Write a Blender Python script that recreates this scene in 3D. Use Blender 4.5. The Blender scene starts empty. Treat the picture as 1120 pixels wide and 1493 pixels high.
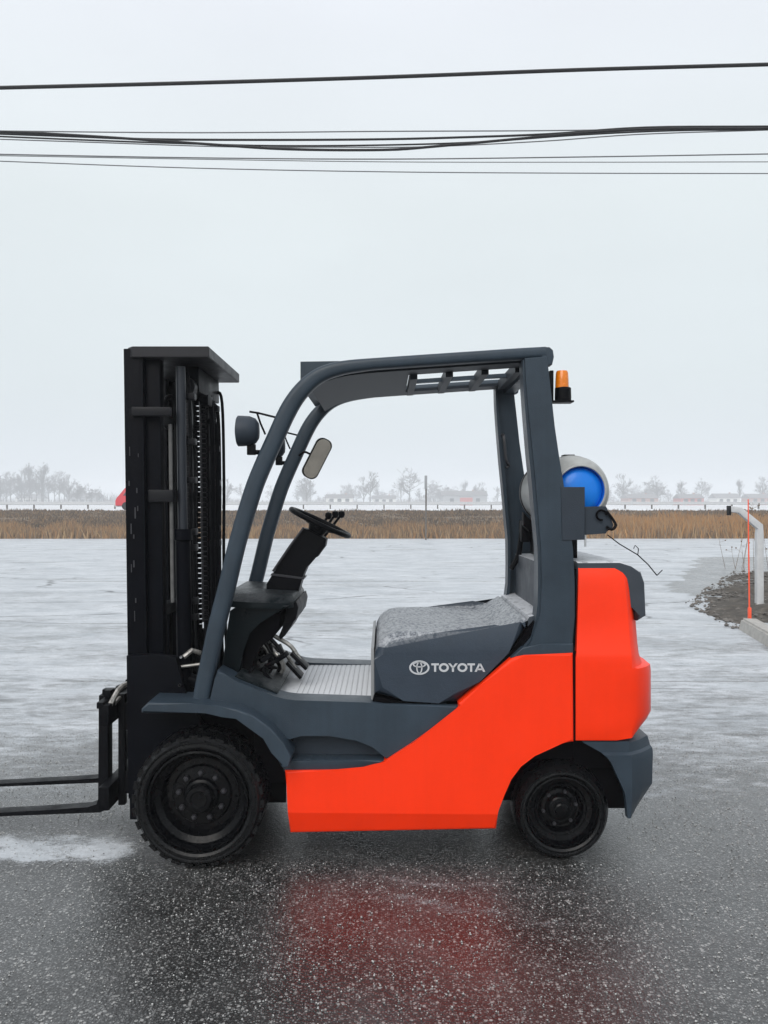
import bpy, bmesh, math, random
import numpy as np
from mathutils import Vector, Matrix
R = math.radians
random.seed(7); rng = np.random.default_rng(7)
S = bpy.context.scene
C = S.collection
# ------------------------------------------------------------------ camera, world, sun, exposure
CAMZ, D, F = 1.478, 3.40, 1197.0          # camera height, distance to the near side of the truck, focal length in photo px
cd = bpy.data.cameras.new('camera'); cam = bpy.data.objects.new('camera', cd); C.objects.link(cam)
cam.location = (0, -D, CAMZ); cam.rotation_euler = (R(90), 0, 0)
cd.sensor_fit = 'VERTICAL'; cd.sensor_height = 24; cd.lens = F/1493*24; cd.shift_y = -11.5/1493
cd.clip_start = .05; cd.clip_end = 3000
S.camera = cam
SUN_EL, SUN_ROT = R(38), R(200)
w = bpy.data.worlds.new('World'); S.world = w; w.use_nodes = True
nt = w.node_tree; nt.nodes.clear()
N = nt.nodes.new; L = nt.links.new
out = N('ShaderNodeOutputWorld'); bg = N('ShaderNodeBackground'); L(bg.outputs[0], out.inputs[0])
sky = N('ShaderNodeTexSky'); sky.sky_type = 'NISHITA'; sky.sun_disc = False
sky.sun_elevation = SUN_EL; sky.sun_rotation = SUN_ROT; sky.dust_density = 6; sky.air_density = 1.5
tc = N('ShaderNodeTexCoord'); sp = N('ShaderNodeSeparateXYZ'); L(tc.outputs['Generated'], sp.inputs[0])
cr = N('ShaderNodeValToRGB'); L(sp.outputs[2], cr.inputs[0])
e = cr.color_ramp.elements
e[0].position = 0.0; e[0].color = (.60, .655, .715, 1)
e[1].position = 1.0; e[1].color = (1.0, 1.02, 1.05, 1)
for p, c in ((.14, (.64, .70, .73, 1)), (.34, (.69, .745, .765, 1)), (.52, (.765, .80, .85, 1))):
    q = e.new(p); q.color = c
ns = N('ShaderNodeTexNoise'); ns.inputs['Scale'].default_value = 1.6; ns.inputs['Detail'].default_value = 4
mp = N('ShaderNodeMapping'); mp.inputs['Scale'].default_value = (1, 1, 3); L(tc.outputs['Generated'], mp.inputs[0]); L(mp.outputs[0], ns.inputs[0])
mr = N('ShaderNodeMapRange'); mr.inputs[1].default_value = .3; mr.inputs[2].default_value = .7; mr.inputs[3].default_value = .955; mr.inputs[4].default_value = 1.035
L(ns.outputs[0], mr.inputs[0])
vm = N('ShaderNodeVectorMath'); vm.operation = 'SCALE'; L(cr.outputs[0], vm.inputs[0]); L(mr.outputs[0], vm.inputs['Scale'])
vs = N('ShaderNodeVectorMath'); vs.operation = 'SCALE'; L(sky.outputs[0], vs.inputs[0]); vs.inputs['Scale'].default_value = .1
mx = N('ShaderNodeMix'); mx.data_type = 'RGBA'; mx.inputs[0].default_value = .94
L(vs.outputs[0], mx.inputs[6]); L(vm.outputs[0], mx.inputs[7]); L(mx.outputs[2], bg.inputs[0]); bg.inputs[1].default_value = 1.0
sd = bpy.data.lights.new('sun', 'SUN'); sd.energy = 1.5; sd.angle = R(40); sd.color = (1, .97, .93)
sun = bpy.data.objects.new('sun', sd); C.objects.link(sun)
sun.rotation_euler = (R(90)-SUN_EL, 0, R(-20))      # high, behind the camera, a little to its left
S.view_settings.view_transform = 'Standard'; S.view_settings.look = 'None'
S.view_settings.exposure = 0.26; S.view_settings.gamma = 1; S.view_settings.use_curve_mapping = False
S.render.engine = 'CYCLES'
S.cycles.max_bounces = 8; S.cycles.volume_bounces = 1; S.cycles.use_denoising = True
S.cycles.transparent_max_bounces = 8

# ------------------------------------------------------------------ helpers
def W(px, py, Y=0.0):                      # a measured photo point at depth Y -> metres
    s = (D+Y)/F
    return Vector(((px-560)*s, Y, CAMZ-(py-735)*s))
def mat(name, col, rough=.5, metal=0., coat=0., spec=.5, var=0., vs=8., bump=0., bs=60., croug=.1, streak=0.):
    m = bpy.data.materials.new(name); m.use_nodes = True; t = m.node_tree; b = t.nodes['Principled BSDF']
    b.inputs['Base Color'].default_value = (*col, 1); b.inputs['Roughness'].default_value = rough
    b.inputs['Metallic'].default_value = metal; b.inputs['Coat Weight'].default_value = coat
    b.inputs['Coat Roughness'].default_value = croug; b.inputs['Specular IOR Level'].default_value = spec
    o = t.nodes.new('ShaderNodeTexCoord')
    if var:
        n = t.nodes.new('ShaderNodeTexNoise'); n.inputs['Scale'].default_value = vs; n.inputs['Detail'].default_value = 8; n.inputs['Roughness'].default_value = .65
        t.links.new(o.outputs['Object'], n.inputs[0])
        r = t.nodes.new('ShaderNodeMapRange'); r.inputs[1].default_value = .3; r.inputs[2].default_value = .7
        r.inputs[3].default_value = 1-var; r.inputs[4].default_value = 1+var; t.links.new(n.outputs[0], r.inputs[0])
        v = t.nodes.new('ShaderNodeVectorMath'); v.operation = 'SCALE'; v.inputs[0].default_value = col; t.links.new(r.outputs[0], v.inputs['Scale'])
        t.links.new(v.outputs[0], b.inputs['Base Color'])
        r2 = t.nodes.new('ShaderNodeMapRange'); r2.inputs[1].default_value = .3; r2.inputs[2].default_value = .7
        r2.inputs[3].default_value = max(.05, rough-.12); r2.inputs[4].default_value = rough+.12; t.links.new(n.outputs[0], r2.inputs[0]); t.links.new(r2.outputs[0], b.inputs['Roughness'])
    if streak:
        mp_ = t.nodes.new('ShaderNodeMapping'); mp_.inputs['Scale'].default_value = (34, 34, 2.2); t.links.new(o.outputs['Object'], mp_.inputs[0])
        n = t.nodes.new('ShaderNodeTexNoise'); n.inputs['Scale'].default_value = 1.; n.inputs['Detail'].default_value = 6; t.links.new(mp_.outputs[0], n.inputs[0])
        r = t.nodes.new('ShaderNodeMapRange'); r.inputs[1].default_value = .35; r.inputs[2].default_value = .7; r.inputs[3].default_value = 1-streak; r.inputs[4].default_value = 1+streak; t.links.new(n.outputs[0], r.inputs[0])
        v2 = t.nodes.new('ShaderNodeVectorMath'); v2.operation = 'SCALE'; t.links.new(v.outputs[0], v2.inputs[0]); t.links.new(r.outputs[0], v2.inputs['Scale']); t.links.new(v2.outputs[0], b.inputs['Base Color'])
        vd = t.nodes.new('ShaderNodeTexVoronoi'); vd.inputs['Scale'].default_value = 130; t.links.new(o.outputs['Object'], vd.inputs[0])
        rd = t.nodes.new('ShaderNodeMapRange'); rd.inputs[1].default_value = .15; rd.inputs[2].default_value = .30; rd.inputs[3].default_value = 1; rd.inputs[4].default_value = 0; t.links.new(vd.outputs['Distance'], rd.inputs[0])
        kd = t.nodes.new('ShaderNodeBump'); kd.inputs['Strength'].default_value = .35; kd.inputs['Distance'].default_value = .002; t.links.new(rd.outputs[0], kd.inputs['Height']); t.links.new(kd.outputs[0], b.inputs['Coat Normal'])
    if bump:
        n = t.nodes.new('ShaderNodeTexNoise'); n.inputs['Scale'].default_value = bs; n.inputs['Detail'].default_value = 5
        t.links.new(o.outputs['Object'], n.inputs[0])
        k = t.nodes.new('ShaderNodeBump'); k.inputs['Strength'].default_value = bump; k.inputs['Distance'].default_value = .01
        t.links.new(n.outputs[0], k.inputs['Height']); t.links.new(k.outputs[0], b.inputs['Normal'])
    return m
def finish(o, parent=None, origin=None, **props):
    """put the origin inside the mesh, parent, link"""
    me = o.data
    n = len(me.vertices)
    if n:
        co = np.empty(n*3, 'f4'); me.vertices.foreach_get('co', co); co = co.reshape(-1, 3)
        c = Vector(((co.min(0)+co.max(0))/2).tolist()) if origin is None else Vector(origin)
        co -= np.array(c, 'f4'); me.vertices.foreach_set('co', co.ravel()); me.update()
    else: c = Vector((0, 0, 0))
    o.location = c
    if parent is not None:
        o.parent = parent; o.location = c-wloc(parent)
    C.objects.link(o)
    for k, v in props.items(): o[k] = v
    return o
def wloc(o):
    v = Vector(o.location); p = o.parent
    while p is not None: v = v+Vector(p.location); p = p.parent
    return v
def out_bm(name, bm, m, parent=None, sharp=32, wn=False, **props):
    bmesh.ops.recalc_face_normals(bm, faces=bm.faces)
    for f in bm.faces: f.smooth = True
    for e in bm.edges:
        if len(e.link_faces) == 2 and e.calc_face_angle(0) > R(sharp): e.smooth = False
    me = bpy.data.meshes.new(name); bm.to_mesh(me); bm.free()
    for q in (m if isinstance(m, (list, tuple)) else [m]): me.materials.append(q)
    o = bpy.data.objects.new(name, me)
    if wn:
        md = o.modifiers.new('wn', 'WEIGHTED_NORMAL'); md.keep_sharp = True
    return finish(o, parent, **props)
def pydata(name, V, Fc, m, parent=None, smooth=False, origin=None, **props):
    me = bpy.data.meshes.new(name); me.from_pydata(V, [], Fc); me.materials.append(m)
    if smooth: me.polygons.foreach_set('use_smooth', [True]*len(me.polygons))
    me.update()
    return finish(bpy.data.objects.new(name, me), parent, origin, **props)
def empty(name, loc, **props):
    o = bpy.data.objects.new(name, None); o.empty_display_size = .1; o.location = loc; C.objects.link(o)
    for k, v in props.items(): o[k] = v
    return o
def pempty(name, loc, parent):
    o = bpy.data.objects.new(name, None); o.empty_display_size = .1; o.parent = parent
    o.location = Vector(loc)-wloc(parent); C.objects.link(o); return o
def add_prism(bm, pts, y0, y1, bev=0., segs=2):
    """pts: (x,z) outline, extruded along Y"""
    vs0 = [bm.verts.new((p[0], y0, p[1])) for p in pts]; vs1 = [bm.verts.new((p[0], y1, p[1])) for p in pts]
    n = len(pts); fs = [bm.faces.new(vs0), bm.faces.new(vs1[::-1])]
    for i in range(n): fs.append(bm.faces.new((vs0[i], vs1[i], vs1[(i+1) % n], vs0[(i+1) % n])))
    if bev:
        es = set()
        for f in fs[:2]: es |= set(f.edges)
        bmesh.ops.bevel(bm, geom=list(es), offset=bev, segments=segs, affect='EDGES', profile=.6, clamp_overlap=True)
def add_box(bm, a, b, bev=0., rot=None, piv=None):
    x0, y0, z0 = a; x1, y1, z1 = b
    q = bmesh.new()
    bmesh.ops.create_cube(q, size=1)
    for v in q.verts: v.co = Vector(((x0+x1)/2+v.co.x*(x1-x0), (y0+y1)/2+v.co.y*(y1-y0), (z0+z1)/2+v.co.z*(z1-z0)))
    if bev: bmesh.ops.bevel(q, geom=list(q.edges), offset=bev, segments=2, affect='EDGES', profile=.6)
    if rot is not None:
        p = Vector(piv) if piv is not None else Vector(((x0+x1)/2, (y0+y1)/2, (z0+z1)/2))
        for v in q.verts: v.co = rot @ (v.co-p)+p
    merge(bm, q)
def merge(bm, q):
    m = {v: bm.verts.new(v.co) for v in q.verts}
    for f in q.faces:
        try: bm.faces.new([m[v] for v in f.verts])
        except ValueError: pass
    q.free()
def add_tube(bm, pts, r, n=8, caps=True):
    pts = [Vector(p) for p in pts]; rs = r if isinstance(r, (list, tuple)) else [r]*len(pts)
    rings = []; up = None
    for i, p in enumerate(pts):
        t = (pts[min(i+1, len(pts)-1)]-pts[max(i-1, 0)]).normalized()
        if up is None: up = t.orthogonal().normalized()
        up = (up-t*up.dot(t)).normalized(); s = t.cross(up)
        rings.append([bm.verts.new(p+(up*math.cos(2*math.pi*k/n)+s*math.sin(2*math.pi*k/n))*rs[i]) for k in range(n)])
    for a, b in zip(rings, rings[1:]):
        for k in range(n): bm.faces.new((a[k], a[(k+1) % n], b[(k+1) % n], b[k]))
    if caps: bm.faces.new(rings[0][::-1]); bm.faces.new(rings[-1])
def add_lathe(bm, prof, c, axis='Y', n=48, close=True):
    """prof: (r, t) with t along the axis"""
    c = Vector(c); rings = []
    for r, t in prof:
        ring = []
        for k in range(n):
            a = 2*math.pi*k/n
            u, v = r*math.cos(a), r*math.sin(a)
            p = {'Y': (u, t, v), 'Z': (u, v, t), 'X': (t, u, v)}[axis]
            ring.append(bm.verts.new(c+Vector(p)))
        rings.append(ring)
    for a, b in zip(rings, rings[1:]):
        for k in range(n): bm.faces.new((a[k], a[(k+1) % n], b[(k+1) % n], b[k]))
    if close:
        bm.faces.new(rings[0][::-1]); bm.faces.new(rings[-1])
def add_sweep(bm, path, wid, thk, yc, n=20, pw=4.):
    """rounded-rectangle section swept along an XZ path; wid in plane, thk along Y"""
    P = [Vector((p[0], 0, p[1])) for p in path]; rings = []
    for i, p in enumerate(P):
        t = (P[min(i+1, len(P)-1)]-P[max(i-1, 0)]).normalized(); s = Vector((-t.z, 0, t.x))
        ww = wid[i] if isinstance(wid, (list, tuple)) else wid
        ring = []
        for k in range(n):
            a = 2*math.pi*(k+.5)/n; ca, sa = math.cos(a), math.sin(a)
            u = math.copysign(abs(ca)**(2/pw), ca); v = math.copysign(abs(sa)**(2/pw), sa)
            ring.append(bm.verts.new(p+s*(u*ww/2)+Vector((0, yc+v*thk/2, 0))))
        rings.append(ring)
    for a, b in zip(rings, rings[1:]):
        for k in range(n): bm.faces.new((a[k], a[(k+1) % n], b[(k+1) % n], b[k]))
    bm.faces.new(rings[0][::-1]); bm.faces.new(rings[-1])
def smooth_path(pts, n=6):
    P = [Vector(p) for p in pts]; P = [2*P[0]-P[1]]+P+[2*P[-1]-P[-2]]; o = []
    for i in range(1, len(P)-2):
        for k in range(n):
            t = k/n; a, b, c, d = P[i-1], P[i], P[i+1], P[i+2]
            o.append(.5*((2*b)+(-a+c)*t+(2*a-5*b+4*c-d)*t*t+(-a+3*b-3*c+d)*t**3))
    o.append(P[-2]); return o
def pxz(pts, Y=0.): return [(W(x, y, Y).x, W(x, y, Y).z) for x, y in pts]
YC = .47                                     # the truck's centre plane
def my(y): return 2*YC-y
def both(name, fn, m, parent, **kw):
    """fn(bm, f) builds one side, f maps a Y to this side"""
    res = []
    for f in ((lambda y: y), my):
        bm = bmesh.new(); fn(bm, f); res.append(out_bm(name, bm, m, parent, **kw))
    return res

# ------------------------------------------------------------------ materials
ORANGE = mat('orange_paint', (.98, .036, .002), .42, coat=.16, spec=.22, streak=.012, var=.06, vs=2, bump=.04, bs=300, croug=.12)
GREY = mat('slate_grey_paint', (.029, .044, .061), .42, coat=.10, spec=.25, streak=.05, var=.20, vs=4, bump=.12, bs=220, croug=.25)
PLAST = mat('grey_plastic', (.026, .036, .050), .5, spec=.3, var=.12, vs=9, bump=.15, bs=300)
BLACK = mat('black_paint', (.0022, .0026, .004), .42, spec=.09, var=.3, vs=12, bump=.15, bs=160)
BLACKM = mat('black_matt', (.002, .002, .003), .7, spec=.05, var=.3, vs=20)
MASTM = mat('mast_black_enamel', (.0018, .0024, .0045), .42, spec=.06, var=.35, vs=6, bump=.1, bs=90)
EDGE = mat('worn_dark_steel', (.03, .03, .036), .4, metal=.2, var=.3, vs=25)
RUBBER = mat('wet_tyre_rubber', (.003, .0034, .0042), .30, spec=.22, var=.4, vs=30, bump=.2, bs=150)
RIM = mat('black_rim', (.0018, .002, .0028), .25, spec=.15, var=.3, vs=25, bump=.1, bs=90)
STEEL = mat('bright_steel', (.45, .46, .47), .3, metal=.9, var=.2, vs=20)
CHROME = mat('grimy_metal', (.35, .34, .32), .35, metal=.6, var=.5, vs=40)
TANK = mat('grey_tank_paint', (.36, .37, .365), .4, spec=.3, var=.2, vs=14, bump=.08, bs=80)
BLUE = mat('blue_paint', (.003, .19, .72), .4, spec=.3, coat=.2, var=.08, vs=12)
AMBER = mat('amber_lens', (.78, .20, .004), .25, coat=.2, var=.06, vs=40)
WHITE = mat('white_print', (.52, .54, .57), .5)
MIRROR = mat('mirror_glass', (.42, .38, .33), .12, metal=1., var=.2, vs=14)  # mottled beige stands in for what the glass would reflect
LENS = mat('lamp_lens', (.6, .62, .64), .15, metal=.5)
CABLE = mat('cable_sheath', (.012, .012, .014), .6)
THINW = mat('bare_wire', (.16, .165, .175), .5)
CONC = mat('pale_concrete', (.36, .35, .33), .85, var=.2, vs=12, bump=.3, bs=60)
GALV = mat('galvanised_paint', (.50, .51, .52), .6, var=.12, vs=10)
FLUO = mat('orange_stake', (.85, .09, .03), .5)
WOOD = mat('weathered_post', (.12, .11, .10), .8, var=.2, vs=10)
BARK = mat('bare_twigs', (.075, .068, .066), .95)
HWHITE = mat('house_white', (.62, .62, .60), .8); HGREY = mat('house_grey', (.28, .29, .30), .8)
HRED = mat('house_red', (.40, .10, .09), .7); HROOF = mat('house_roof', (.17, .165, .17), .8); HBRICK = mat('house_brick', (.34, .20, .17), .85)
GLASS = mat('dark_window', (.05, .06, .07), .1); REDV = mat('red_vehicle_paint', (.55, .02, .035), .35, coat=.3)

def slush(name, base, rough, amount, scale=14., lo=.5, col=(.62, .64, .67), spec=.3):
    """grey part with a crust of wet snow where it faces up"""
    m = mat(name, base, rough, spec=spec, var=.12, vs=9); t = m.node_tree; b = t.nodes['Principled BSDF']
    src = b.inputs['Base Color'].links[0].from_socket
    o = t.nodes.new('ShaderNodeTexCoord'); n = t.nodes.new('ShaderNodeTexNoise'); n.inputs['Scale'].default_value = scale; n.inputs['Detail'].default_value = 9; n.inputs['Roughness'].default_value = .8
    mpn = t.nodes.new('ShaderNodeMapping'); mpn.inputs['Scale'].default_value = (1, .6, 1)
    t.links.new(o.outputs['Object'], mpn.inputs[0]); t.links.new(mpn.outputs[0], n.inputs[0])
    r = t.nodes.new('ShaderNodeMapRange'); r.inputs[1].default_value = lo-.09; r.inputs[2].default_value = lo+.09; r.inputs[4].default_value = amount; t.links.new(n.outputs[0], r.inputs[0])
    g = t.nodes.new('ShaderNodeNewGeometry'); s = t.nodes.new('ShaderNodeSeparateXYZ'); t.links.new(g.outputs['True Normal'], s.inputs[0])
    r2 = t.nodes.new('ShaderNodeMapRange'); r2.inputs[1].default_value = .35; r2.inputs[2].default_value = .6; t.links.new(s.outputs[2], r2.inputs[0])
    mu = t.nodes.new('ShaderNodeMath'); mu.operation = 'MULTIPLY'; t.links.new(r.outputs[0], mu.inputs[0]); t.links.new(r2.outputs[0], mu.inputs[1])
    x = t.nodes.new('ShaderNodeMix'); x.data_type = 'RGBA'; x.inputs[7].default_value = (*col, 1)
    t.links.new(mu.outputs[0], x.inputs[0]); t.links.new(src, x.inputs[6]); t.links.new(x.outputs[2], b.inputs['Base Color'])
    k = t.nodes.new('ShaderNodeBump'); k.inputs['Strength'].default_value = .5; k.inputs['Distance'].default_value = .006
    t.links.new(n.outputs[0], k.inputs['Height']); t.links.new(k.outputs[0], b.inputs['Normal'])
    return m
HOODM = slush('hood_grey_with_slush', (.032, .046, .066), .42, .7, 60, .47, (.52, .54, .57))
COVERM = slush('cover_grey_with_slush', (.042, .052, .066), .45, .9, 26, .40, (.62, .64, .68))
FLOORM = slush('floor_mat_with_slush', (.05, .052, .055), .5, .95, 30, .33, (.66, .68, .71))
DASHM = slush('dash_black_wet', (.0025, .006, .008), .35, .10, 20, .5, (.30, .31, .33), .12)

# ------------------------------------------------------------------ ground
def ground_mat():
    m = bpy.data.materials.new('wet_asphalt_and_slush'); m.use_nodes = True; t = m.node_tree; b = t.nodes['Principled BSDF']
    n_, l_ = t.nodes.new, t.links.new
    o = n_('ShaderNodeTexCoord'); P = o.outputs['Object']
    def noise(sc, det=6, rough=.6, scale=(1, 1, 1)):
        mp_ = n_('ShaderNodeMapping'); mp_.inputs['Scale'].default_value = scale; l_(P, mp_.inputs[0])
        q = n_('ShaderNodeTexNoise'); q.inputs['Scale'].default_value = sc; q.inputs['Detail'].default_value = det; q.inputs['Roughness'].default_value = rough
        l_(mp_.outputs[0], q.inputs[0]); return q.outputs[0]
    def rng_(s, a, b_, c=0., d=1., smooth=False):
        q = n_('ShaderNodeMapRange'); q.inputs[1].default_value = a; q.inputs[2].default_value = b_; q.inputs[3].default_value = c; q.inputs[4].default_value = d
        if smooth: q.interpolation_type = 'SMOOTHSTEP'
        l_(s, q.inputs[0]); return q.outputs[0]
    def ma(op, a, b_=None, clamp=False):
        q = n_('ShaderNodeMath'); q.operation = op; q.use_clamp = clamp
        for i, s in enumerate((a, b_)):
            if s is None: continue
            if isinstance(s, (int, float)): q.inputs[i].default_value = s
            else: l_(s, q.inputs[i])
        return q.outputs[0]
    def mixc(f, a, b_):
        q = n_('ShaderNodeMix'); q.data_type = 'RGBA'
        for i, s in ((0, f), (6, a), (7, b_)):
            if isinstance(s, tuple): q.inputs[i].default_value = (*s, 1)
            elif isinstance(s, (int, float)): q.inputs[i].default_value = s
            else: l_(s, q.inputs[i])
        return q.outputs[2]
    sx = n_('ShaderNodeSeparateXYZ'); l_(P, sx.inputs[0]); X, Y = sx.outputs[0], sx.outputs[1]
    wob0 = ma('MULTIPLY', ma('SUBTRACT', noise(.8, 4), .5), .35)
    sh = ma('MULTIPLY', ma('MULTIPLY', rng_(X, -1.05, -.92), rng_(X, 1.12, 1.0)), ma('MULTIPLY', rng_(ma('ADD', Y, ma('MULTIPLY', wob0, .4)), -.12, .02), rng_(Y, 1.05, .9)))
    # asphalt with aggregate
    vo = n_('ShaderNodeTexVoronoi'); vo.inputs['Scale'].default_value = 75; l_(P, vo.inputs[0])
    vcol = n_('ShaderNodeSeparateColor'); l_(vo.outputs['Color'], vcol.inputs[0])
    base = mixc(rng_(noise(3, 5), .35, .65), (.008, .0085, .0085), (.026, .026, .0255))
    base = mixc(ma('MULTIPLY', rng_(noise(240, 3, .8), .52, .66), .5), base, (.085, .084, .08))
    v2 = n_('ShaderNodeTexVoronoi'); v2.inputs['Scale'].default_value = 135; l_(P, v2.inputs[0])
    s2 = n_('ShaderNodeSeparateColor'); l_(v2.outputs['Color'], s2.inputs[0])
    gr = ma('MULTIPLY', ma('POWER', s2.outputs[0], 1.8), rng_(v2.outputs['Distance'], .55, .25))
    base = mixc(ma('MULTIPLY', gr, .9), base, (.29, .295, .295))
    st = ma('MULTIPLY', rng_(vcol.outputs[0], .78, .90), rng_(vo.outputs['Distance'], .48, .30))
    st = ma('MULTIPLY', st, ma('SUBTRACT', 1., ma('MULTIPLY', sh, .9))); base = mixc(ma('MULTIPLY', st, .75), base, (.38, .38, .37))  # pale stones thinned under the truck, putting its contact shade into the colour
    pit = ma('MULTIPLY', rng_(vcol.outputs[1], .7, .9), rng_(vo.outputs['Distance'], .5, .3)); base = mixc(ma('MULTIPLY', pit, .7), base, (.008, .008, .009))
    # wheel-track and seam lines across the lot
    wob = ma('MULTIPLY', ma('SUBTRACT', noise(.8, 4), .5), .35)
    yw = ma('ADD', Y, wob)
    seam = None
    for yy, ww in ((3.45, .022), (6.75, .03), (12.3, .06), (17.5, .10), (23.5, .16)):
        d = ma('ABSOLUTE', ma('SUBTRACT', ma('ADD', Y, ma('MULTIPLY', wob, .12)), yy)); s = rng_(d, ww, ww*.4)
        seam = s if seam is None else ma('MAXIMUM', seam, s)
    seam = ma('MULTIPLY', seam, rng_(noise(.6, 4), .42, .58))
    # snow / slush cover
    big = noise(.55, 6, .62, (.45, 1.3, 1)); fine = noise(9, 8, .72, (.6, 1.4, 1)); grain = noise(120, 4, .8)
    streak = noise(1.0, 8, .70, (.32, 1.3, 1))
    ymask = ma('ADD', rng_(yw, .15, 2.4, -.08, .22), rng_(yw, -1.4, .5, -.26, 0.))                    # nearer than the truck: bare wet asphalt
    far = rng_(Y, 5, 20, 0, .10)
    xr = rng_(X, 1.05, 2.2, 0., .0)                        # right of the truck the salt has thinned it
    xr = ma('MULTIPLY', xr, rng_(Y, 4.5, 1.0))
    cov = ma('ADD', ma('ADD', ma('ADD', ymask, far), xr), ma('ADD', ma('MULTIPLY', ma('SUBTRACT', big, .5), .55), ma('ADD', ma('MULTIPLY', ma('SUBTRACT', streak, .5), .65), ma('MULTIPLY', ma('SUBTRACT', fine, .5), .75))))
    cov = ma('ADD', cov, ma('MULTIPLY', ma('SUBTRACT', grain, .5), .75))
    # band of untouched slush left of the front wheel
    bnd = ma('MULTIPLY', rng_(ma('ABSOLUTE', ma('SUBTRACT', ma('ADD', Y, ma('MULTIPLY', ma('SUBTRACT', noise(3.2, 6, .7), .5), .35)), .10)), .22, .04), rng_(ma('ADD', X, ma('MULTIPLY', wob, .6)), -1.0, -1.13))
    cov = ma('ADD', cov, ma('MULTIPLY', bnd, ma('ADD', .30, ma('MULTIPLY', ma('SUBTRACT', noise(5, 8, .75), .45), 1.5))))
    bare = ma('MULTIPLY', rng_(ma('ABSOLUTE', ma('SUBTRACT', ma('ADD', Y, ma('MULTIPLY', wob, .6)), .50)), .22, .10), rng_(X, -.9, -1.2))
    cov = ma('SUBTRACT', cov, ma('MULTIPLY', bare, ma('MULTIPLY', rng_(noise(14, 6, .8), .42, .6), .8)))
    # cleared patch on the right
    px_ = ma('ADD', X, ma('MULTIPLY', ma('SUBTRACT', noise(.9, 5), .5), 1.6))
    pe = ma('SUBTRACT', px_, ma('MULTIPLY', ma('MAXIMUM', ma('SUBTRACT', Y, 11.0), 0.), .46)); patch = ma('MULTIPLY', ma('MULTIPLY', rng_(pe, 4.95, 5.2), rng_(yw, 9.7, 9.9)), rng_(yw, 19.8, 18.8))
    cov = ma('SUBTRACT', cov, ma('MULTIPLY', patch, 1.2))
    cov = ma('SUBTRACT', cov, ma('MULTIPLY', seam, .5))
    # sheltered from the sleet under the parked truck
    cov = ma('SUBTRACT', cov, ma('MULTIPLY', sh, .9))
    snow = rng_(cov, -.02, .26, 0, 1, True)
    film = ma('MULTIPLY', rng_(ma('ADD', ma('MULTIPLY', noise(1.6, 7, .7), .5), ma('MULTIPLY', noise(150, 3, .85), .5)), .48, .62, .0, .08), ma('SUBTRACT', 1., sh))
    scol = mixc(rng_(noise(1.6, 8, .75, (.6, 1, 1)), .35, .68), (.40, .435, .47), (.70, .73, .77))
    scol = mixc(ma('MULTIPLY', rng_(noise(45, 6, .85), .42, .66), .5), scol, (.30, .32, .34))
    scol = mixc(ma('MULTIPLY', rng_(noise(5, 8, .8, (.7, 1.3, 1)), .50, .66), .55), scol, (.33, .355, .38))
    # thin irregular cracks
    mpc = n_('ShaderNodeMapping'); mpc.inputs['Scale'].default_value = (.22, .55, 1); l_(P, mpc.inputs[0])
    wv = n_('ShaderNodeTexNoise'); wv.inputs['Scale'].default_value = 2.; wv.inputs['Detail'].default_value = 6; l_(mpc.outputs[0], wv.inputs[0])
    av = n_('ShaderNodeVectorMath'); av.operation = 'MULTIPLY_ADD'; l_(wv.outputs['Color'], av.inputs[0]); av.inputs[1].default_value = (.35, .35, 0); l_(mpc.outputs[0], av.inputs[2])
    vc = n_('ShaderNodeTexVoronoi'); vc.feature = 'DISTANCE_TO_EDGE'; vc.inputs['Scale'].default_value = .9; l_(av.outputs[0], vc.inputs[0])
    crack = ma('MULTIPLY', rng_(vc.outputs['Distance'], .010, .003), rng_(noise(.7, 4), .46, .56))
    crack = ma('MULTIPLY', crack, rng_(Y, 1.5, 3.0))
    scol = mixc(ma('MULTIPLY', crack, .75), scol, (.07, .072, .078))
    base = mixc(ma('MULTIPLY', film, ma('SUBTRACT', 1., patch)), base, (.42, .44, .46))
    pcol = (.085, .09, .10)
    base = mixc(ma('MULTIPLY', patch, .8), base, pcol)
    col = mixc(ma('MULTIPLY', snow, .93), base, scol); l_(col, b.inputs['Base Color'])
    rr = mixc(snow, (.30, .30, .30), (.55, .55, .55)); 
    rw = ma('ADD', rng_(noise(1.4, 6), .35, .65, .20, .36), ma('MULTIPLY', snow, .25)); l_(rw, b.inputs['Roughness'])
    b.inputs['IOR'].default_value = 1.36
    b.inputs['Coat Weight'].default_value = .85; b.inputs['Coat IOR'].default_value = 1.42
    cw = ma('SUBTRACT', .85, ma('MULTIPLY', snow, .65)); l_(cw, b.inputs['Coat Weight'])
    l_(rng_(noise(2.5, 6), .35, .65, .26, .42), b.inputs['Coat Roughness'])
    h = ma('ADD', ma('ADD', ma('MULTIPLY', noise(160, 4, .7), .4), ma('MULTIPLY', vo.outputs['Distance'], -.35)), ma('MULTIPLY', v2.outputs['Distance'], -.45))
    h = ma('ADD', h, ma('MULTIPLY', snow, .5))
    k = n_('ShaderNodeBump'); k.inputs['Strength'].default_value = .6; k.inputs['Distance'].default_value = .003; l_(h, k.inputs['Height'])
    l_(k.outputs[0], b.inputs['Normal'])
    k2 = n_('ShaderNodeBump'); k2.inputs['Strength'].default_value = .6; k2.inputs['Distance'].default_value = .0028; l_(h, k2.inputs['Height'])
    l_(k2.outputs[0], b.inputs['Coat Normal'])
    return m
GROUND = ground_mat()
EDGEY = 30.0                                   # far edge of the lot
pydata('ground', [(-400, -60, 0), (400, -60, 0), (400, EDGEY+4.6, 0), (-400, EDGEY-1.2, 0)][:4], [(0, 1, 2, 3)], GROUND, origin=(0, 0, 0), kind='structure')

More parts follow.
